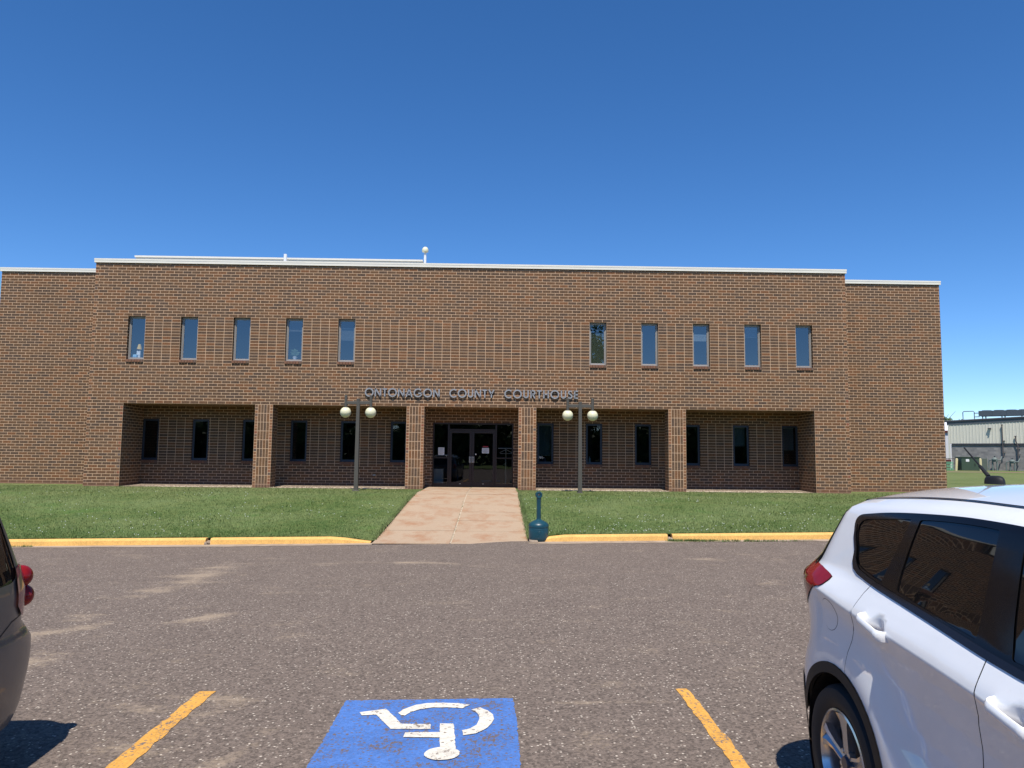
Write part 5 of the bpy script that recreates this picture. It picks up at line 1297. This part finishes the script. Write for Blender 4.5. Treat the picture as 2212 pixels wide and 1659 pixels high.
def w2(x, y, z): return tuple(Vector((FA.x+FD.x*x-FD.y*y, FA.y+FD.y*x+FD.x*y, .62+z)))
for ch in fh.children:
    for v in ch.data.vertices:
        if v.co.z > TH-.6: v.co.z += .038*v.co.x
# local coords along the wall for far items (s, out, z)
def farthing(name, s, out, label, cat, group=None):
    p = w2(s, -out, 0); return empty(name, p, (0, 0, ang), label=label, cat=cat, group=group)
# rooftop condenser
t = farthing('rooftop_condenser', 1.95, -1.2, 'long dark rooftop condenser unit with round fans and pipe rails', 'air conditioner'); t.location.z = .62+TH+.12
DK2 = plain('condenser_grey', lin(78, 88, 96), .5)
mb = MB(); mb.bbox(.5, 14, 0, 1.6, .35, .92, .02)
for k in range(11): mb.box(.5+k*1.3, .54+k*1.3, -.02, .0, .36, .9)
mb.build('housing', [DK2], t)
for k in range(11):
    mb = MB(); mb.lathe([(.44, .92), (.46, .99), (.42, .99), (.41, .93)], (1.1+k*1.15, .8, 0), 24); mb.build('fan', [DK2], t, True)
for k in range(8): mb = MB(); mb.box(.8+k*1.8, .9+k*1.8, .05, .15, 0, .35); mb.box(.8+k*1.8, .9+k*1.8, 1.45, 1.55, 0, .35); mb.build('leg', [DK2], t)
mb = MB(); mb.tube([(-1.1, .4, 0), (-1.1, .4, .82), (-1.0, .4, .92), (-.1, .4, .92), (0, .4, .82), (0, .4, 0)], .045, 8); mb.tube([(0, .4, .7), (.5, .4, .7)], .04, 8); mb.tube([(0, .4, .3), (.5, .4, .3)], .04, 8); mb.build('pipe', [DK2], t, True)
GALV = plain('painted_pipe', lin(92, 84, 84), .6)
def vpipe(s, z0, z1, label, kink=False):
    r_ = farthing('vent_pipe', s, 0, label, 'pipe', 'vent pipes on the block building')
    mb = MB(); pts = [(0, -.22, z0), (0, -.22, z1)] if not kink else [(.15, -.22, z0), (.15, -.22, BH-.1), (-.02, -.22, BH+.4), (-.02, -.22, z1)]
    mb.tube(pts, .055, 10); mb.lathe([(.09, z1), (.09, z1+.08)], (pts[-1][0], -.22, 0), 12)
    for z in (z0+.5, (z0+z1)/2): mb.box(pts[0][0]-.06, pts[0][0]+.2, -.25, -.05, z, z+.05)
    mb.build('tube', [GALV], r_, True)
def s_of(dx, out=.3):        # distance along the wall where the sight line of slope dx meets it
    ax, ay = FA.x+FN.x*out-X0, FA.y+FN.y*out+CD
    return (dx*ay-ax)/(FD.x-dx*FD.y)
vpipe(s_of(.662), 1.45, 4.75, 'taller thin vent pipe rising past the dark band, behind the left gas meter')
vpipe(s_of(.6796), 1.2, 3.55, 'shorter kinked vent pipe above the right gas meter', True)
GM = plain('meter_grey_green', lin(120, 132, 128), .5); 
def meter(s, sc_, label):
    r_ = farthing('gas_meter', s, .6, label, 'gas meter', 'gas meters at the block building')
    mb = MB(); mb.lathe([(.02, 1.42*sc_), (.14, 1.38*sc_), (.26, 1.25*sc_), (.27, 1.15*sc_), (.2, 1.08*sc_)], (0, 0, 0), 20); mb.lathe([(.05, 1.42*sc_), (.05, 1.52*sc_), (.12, 1.55*sc_)], (0, 0, 0), 12); mb.build('regulator', [GM], r_, True)
    mb = MB(); mb.bbox(-.24, .24, -.16, .16, .92*sc_, 1.14*sc_, .04); mb.build('meter_body', [GM], r_, True)
    mb = MB(); mb.tube([(-.55, 0, 0), (-.55, 0, 1.0*sc_), (-.45, 0, 1.12*sc_), (-.2, 0, 1.15*sc_)], .06, 10); mb.tube([(.2, 0, 1.1*sc_), (.5, .1, 1.12*sc_), (.6, .3, 1.5*sc_)], .06, 10); mb.tube([(-.2, 0, 0), (-.2, 0, .95*sc_)], .08, 10); mb.tube([(.2, 0, 0), (.2, 0, .95*sc_)], .08, 10); mb.build('pipework', [GM], r_, True)
meter(s_of(.6506, .6), 1.0, 'larger grey gas meter with pipework against the block wall'); meter(s_of(.6739, .6), .85, 'smaller gas meter, the right one against the block wall')
def at(dx, D_, z=None): x = X0+dx*D_; y = -CD+D_; return (x, y, .62 if z is None else z)
GR = plain('transformer_green', lin(66, 84, 66), .5); 
t = empty('transformer_cabinet', at(.6155, 78.5, .6), (0, 0, R(-4)), label='dark green electrical transformer cabinet between two cream bollards', cat='electrical box')
mb = MB(); mb.bbox(-.98, .85, -.6, .6, .05, 1.4, .04); mb.build('body', [GR], t); mb = MB(); mb.bbox(-1.03, .9, -.66, .66, 1.36, 1.44, .03); mb.build('lid', [GR], t)
mb = MB(); mb.box(-1.1, 1.0, -.75, .75, -.1, .05); mb.build('concrete_base', [M['concrete_dark']], t); mb = MB(); mb.box(-.55, -.22, -.615, -.603, .95, 1.2); mb.build('label_plate', [M['paper']], t)
mb = MB(); mb.box(.3, .36, -.63, -.6, .5, .75); mb.build('handle', [M['black_plastic']], t)
t = empty('electrical_cabinet', at(.634, 79.2, .6), (0, 0, R(-4)), label='slim grey green cabinet just right of the transformer', cat='electrical box')
mb = MB(); mb.bbox(-.3, .35, -.4, .4, 0, 1.3, .03); mb.build('body', [plain('cabinet_green_grey', lin(96, 104, 94), .5)], t); mb = MB(); mb.box(.28, .33, -.43, -.38, 0, 1.5); mb.build('conduit', [M['alu']], t)
YB = plain('cream_bollard_paint', lin(222, 208, 160), .6)
def bollard(dx, D_, tilt, label):
    r_ = empty('bollard', at(dx, D_, .58), (0, R(tilt), 0), label=label, cat='bollard', group='cream bollards round the transformer')
    mb = MB(); mb.lathe([(.115, 0), (.115, 1.2), (.10, 1.26), (.05, 1.3), (.001, 1.31)], n=20); mb.build('bollard_pipe', [YB], r_, True)
bollard(.5990, 76.5, 5, 'leaning cream bollard left of the transformer cabinet'); bollard(.6318, 76.2, -1, 'upright cream bollard right of the transformer cabinet')
# white ribbed shed behind, stacked green racks and a rail in front of it
sh = empty('white_metal_shed', at(.556, 96, .6), (0, 0, R(-6)), label='white ribbed metal shed with maroon eave behind the block building', cat='shed')
mb = MB(); 
for k in range(36):
    x = -8+k*.45; mb.quad((x, 0, 0), (x+.36, 0, 0), (x+.36, 0, 4.5), (x, 0, 4.5)); mb.quad((x+.36, 0, 0), (x+.40, -.05, 0), (x+.40, -.05, 4.5), (x+.36, 0, 4.5)); mb.quad((x+.40, -.05, 0), (x+.45, 0, 0), (x+.45, 0, 4.5), (x+.40, -.05, 4.5))
mb.box(-8, 8.2, .01, 10, 0, 4.45)
mb.build('wall', [plain('white_metal_wall', lin(224, 226, 234), .5, var=.05)], sh)
mb = MB(); mb.box(-8.2, 8.4, -.2, .1, 4.5, 4.75); mb.build('eave', [plain('maroon_trim', lin(96, 44, 44), .6)], sh); mb = MB(); mb.add([(-8.2, -.2, 4.75), (8.4, -.2, 4.75), (8.4, 5, 6.0), (-8.2, 5, 6.0)], [(0, 1, 2, 3)]); mb.box(-8.2, 8.4, 4.9, 5.1, 4.7, 6.0); mb.build('roof', [M['white_paint']], sh)
r_ = empty('pipe_rail', at(.589, 80, .6), (0, 0, 0), label='low dark pipe rail between the brick wall and the block building', cat='rail')
mb = MB(); mb.tube([(-1.4, 0, 1.25), (.75, 0, 1.25)], .03, 8); mb.tube([(-1.4, 0, .7), (.75, 0, .7)], .025, 8)
for x in (-1.3, -.6, .1, .7): mb.tube([(x, 0, 0), (x, 0, 1.25)], .03, 8)
mb.build('rail', [GALV], r_, True)
r_ = empty('plastic_rack_stack', at(.5895, 78.0, .6), (0, 0, 0), label='stack of pale green plastic racks beside the leaning bollard', cat='rack')
for k in range(6):
    mb = MB(); mb.bbox(-.38, .34, -.25, .25, .05+k*.155, .13+k*.155, .02); mb.build('rack', [plain('pale_green_plastic', lin(120, 190, 150), .5)], r_)
mb = MB(); mb.bbox(-.8, .6, .3, .6, .75, 1.15, .05); mb.box(-.7, .5, .35, .55, 0, .75)
mb.build('cart', [plain('maroon_cart', lin(96, 44, 44), .6)], label='maroon low cart behind the pale green racks', cat='cart')
bpy.data.objects['cart'].location = at(.588, 79.3, .6)

# ------------------------------------------------------------------ trees
def tree(x, y, h, r, label, group, nleaf=5200, zg=.5, ls=.16):
    root = empty('tree', (x, y, zg), label=label, cat='tree', group=group); rr = random.Random(int(x*7+y))
    mb = MB(); mb.tube([(0, 0, -.3), (.05, 0, h*.25), (.1, .08, h*.6), (.05, .1, h*.85)], [.022*h, .018*h, .010*h, .003*h], 9)
    tips = []
    for k in range(16):
        a = rr.uniform(0, 6.28); z0 = h*rr.uniform(.25, .7); l = r*rr.uniform(.5, .95); e = (math.cos(a)*l, math.sin(a)*l, z0+h*rr.uniform(.08, .28))
        mb.tube([(.08, .05, z0), (e[0]*.5, e[1]*.5, z0+(e[2]-z0)*.4), e], [.008*h, .005*h, .002*h], 6); tips.append(e)
    mb.build('trunk', [M['bark']], root, True)
    N = nleaf; cl = []
    for k in range(64):
        th = rr.uniform(0, 6.28); ph = rr.uniform(-.9, 1); q = rr.uniform(.45, 1.0); zc_ = h*.55
        s_ = math.sqrt(1-ph*ph)*r*q*(1-.35*max(0, ph)); cl.append((s_*math.cos(th), s_*math.sin(th), zc_+ph*h*.42*q, rr.uniform(.5, 1.1)*r*.30))
    cl = np.array(cl); g_ = np.random.default_rng(int(abs(x*13+y)))
    ci = g_.integers(0, len(cl), N); d = g_.normal(size=(N, 3)); d /= np.linalg.norm(d, axis=1)[:, None]; rad_ = cl[ci, 3]*g_.uniform(.4, 1.1, N)
    P = cl[ci, :3]+d*rad_[:, None]*np.array([1, 1, .75]); u = g_.normal(size=(N, 3)); u /= np.linalg.norm(u, axis=1)[:, None]; v = np.cross(u, d); v /= np.linalg.norm(v, axis=1)[:, None]+1e-9
    s1 = g_.uniform(.6, 1.3, N)[:, None]*ls; V = np.stack([P-u*s1, P+v*s1*.5, P+u*s1, P-v*s1*.5], 1).reshape(-1, 3).astype(np.float32)
    me = bpy.data.meshes.new('crown'); me.vertices.add(len(V)); me.vertices.foreach_set('co', V.ravel()); me.loops.add(N*4); me.loops.foreach_set('vertex_index', np.arange(N*4, dtype=np.int32))
    me.polygons.add(N); me.polygons.foreach_set('loop_start', np.arange(0, N*4, 4, dtype=np.int32)); me.materials.append(M['leaf']); me.update(calc_edges=True)
    o = bpy.data.objects.new('crown', me); COL.objects.link(o); o.parent = root; return root
for (dx, D_, h, r, lb_) in ((.577, 120, 9.2, 3.6, 'green tree top showing over the white shed beside the brick corner'), (.605, 128, 8.2, 3.4, 'lower green tree behind the pale metal siding, right of the other tree')):
    p = at(dx, D_); tree(p[0], p[1], h, r, lb_, 'trees beyond the shed', 7000)
TB = [(-46+7.4*i, -84-3*(i % 3), [11, 9.5, 12, 10, 8.8][i % 5]+(12.5 if i == 10 else 0), 5.2) for i in range(15)]
for i, (x, y, h, r) in enumerate(TB):
    tree(x, y, h, r, 'leafy tree across the parking lot, seen only reflected in the windows' if h < 15 else 'tallest tree across the parking lot, reflected high in the green upper window', 'trees across the parking lot', 3600, .1, .34)

g_ = np.random.default_rng(5); N = 52000
x_ = g_.uniform(-130, 150, N); z_ = g_.uniform(0, 1, N)**.8*(6.6+1.6*np.sin(x_*.21)+1.1*np.sin(x_*.53+1)); y_ = -97+g_.normal(0, 1.6, N)
u_ = g_.normal(size=(N, 3)); u_ /= np.linalg.norm(u_, axis=1)[:, None]; w_ = g_.normal(size=(N, 3)); v_ = np.cross(u_, w_); v_ /= np.linalg.norm(v_, axis=1)[:, None]
P_ = np.stack([x_, y_, z_], 1); s1 = g_.uniform(.4, .85, N)[:, None]
V = np.stack([P_-u_*s1, P_+v_*s1*.6, P_+u_*s1, P_-v_*s1*.6], 1).reshape(-1, 3).astype(np.float32)
me = bpy.data.meshes.new('woods'); me.vertices.add(len(V)); me.vertices.foreach_set('co', V.ravel()); me.loops.add(N*4); me.loops.foreach_set('vertex_index', np.arange(N*4, dtype=np.int32))
me.polygons.add(N); me.polygons.foreach_set('loop_start', np.arange(0, N*4, 4, dtype=np.int32)); me.materials.append(M['leaf']); me.update(calc_edges=True)
o = bpy.data.objects.new('woods', me); COL.objects.link(o); tag(o, 'dense green undergrowth across the parking lot seen reflected in the dark windows', 'woods', kind='stuff')
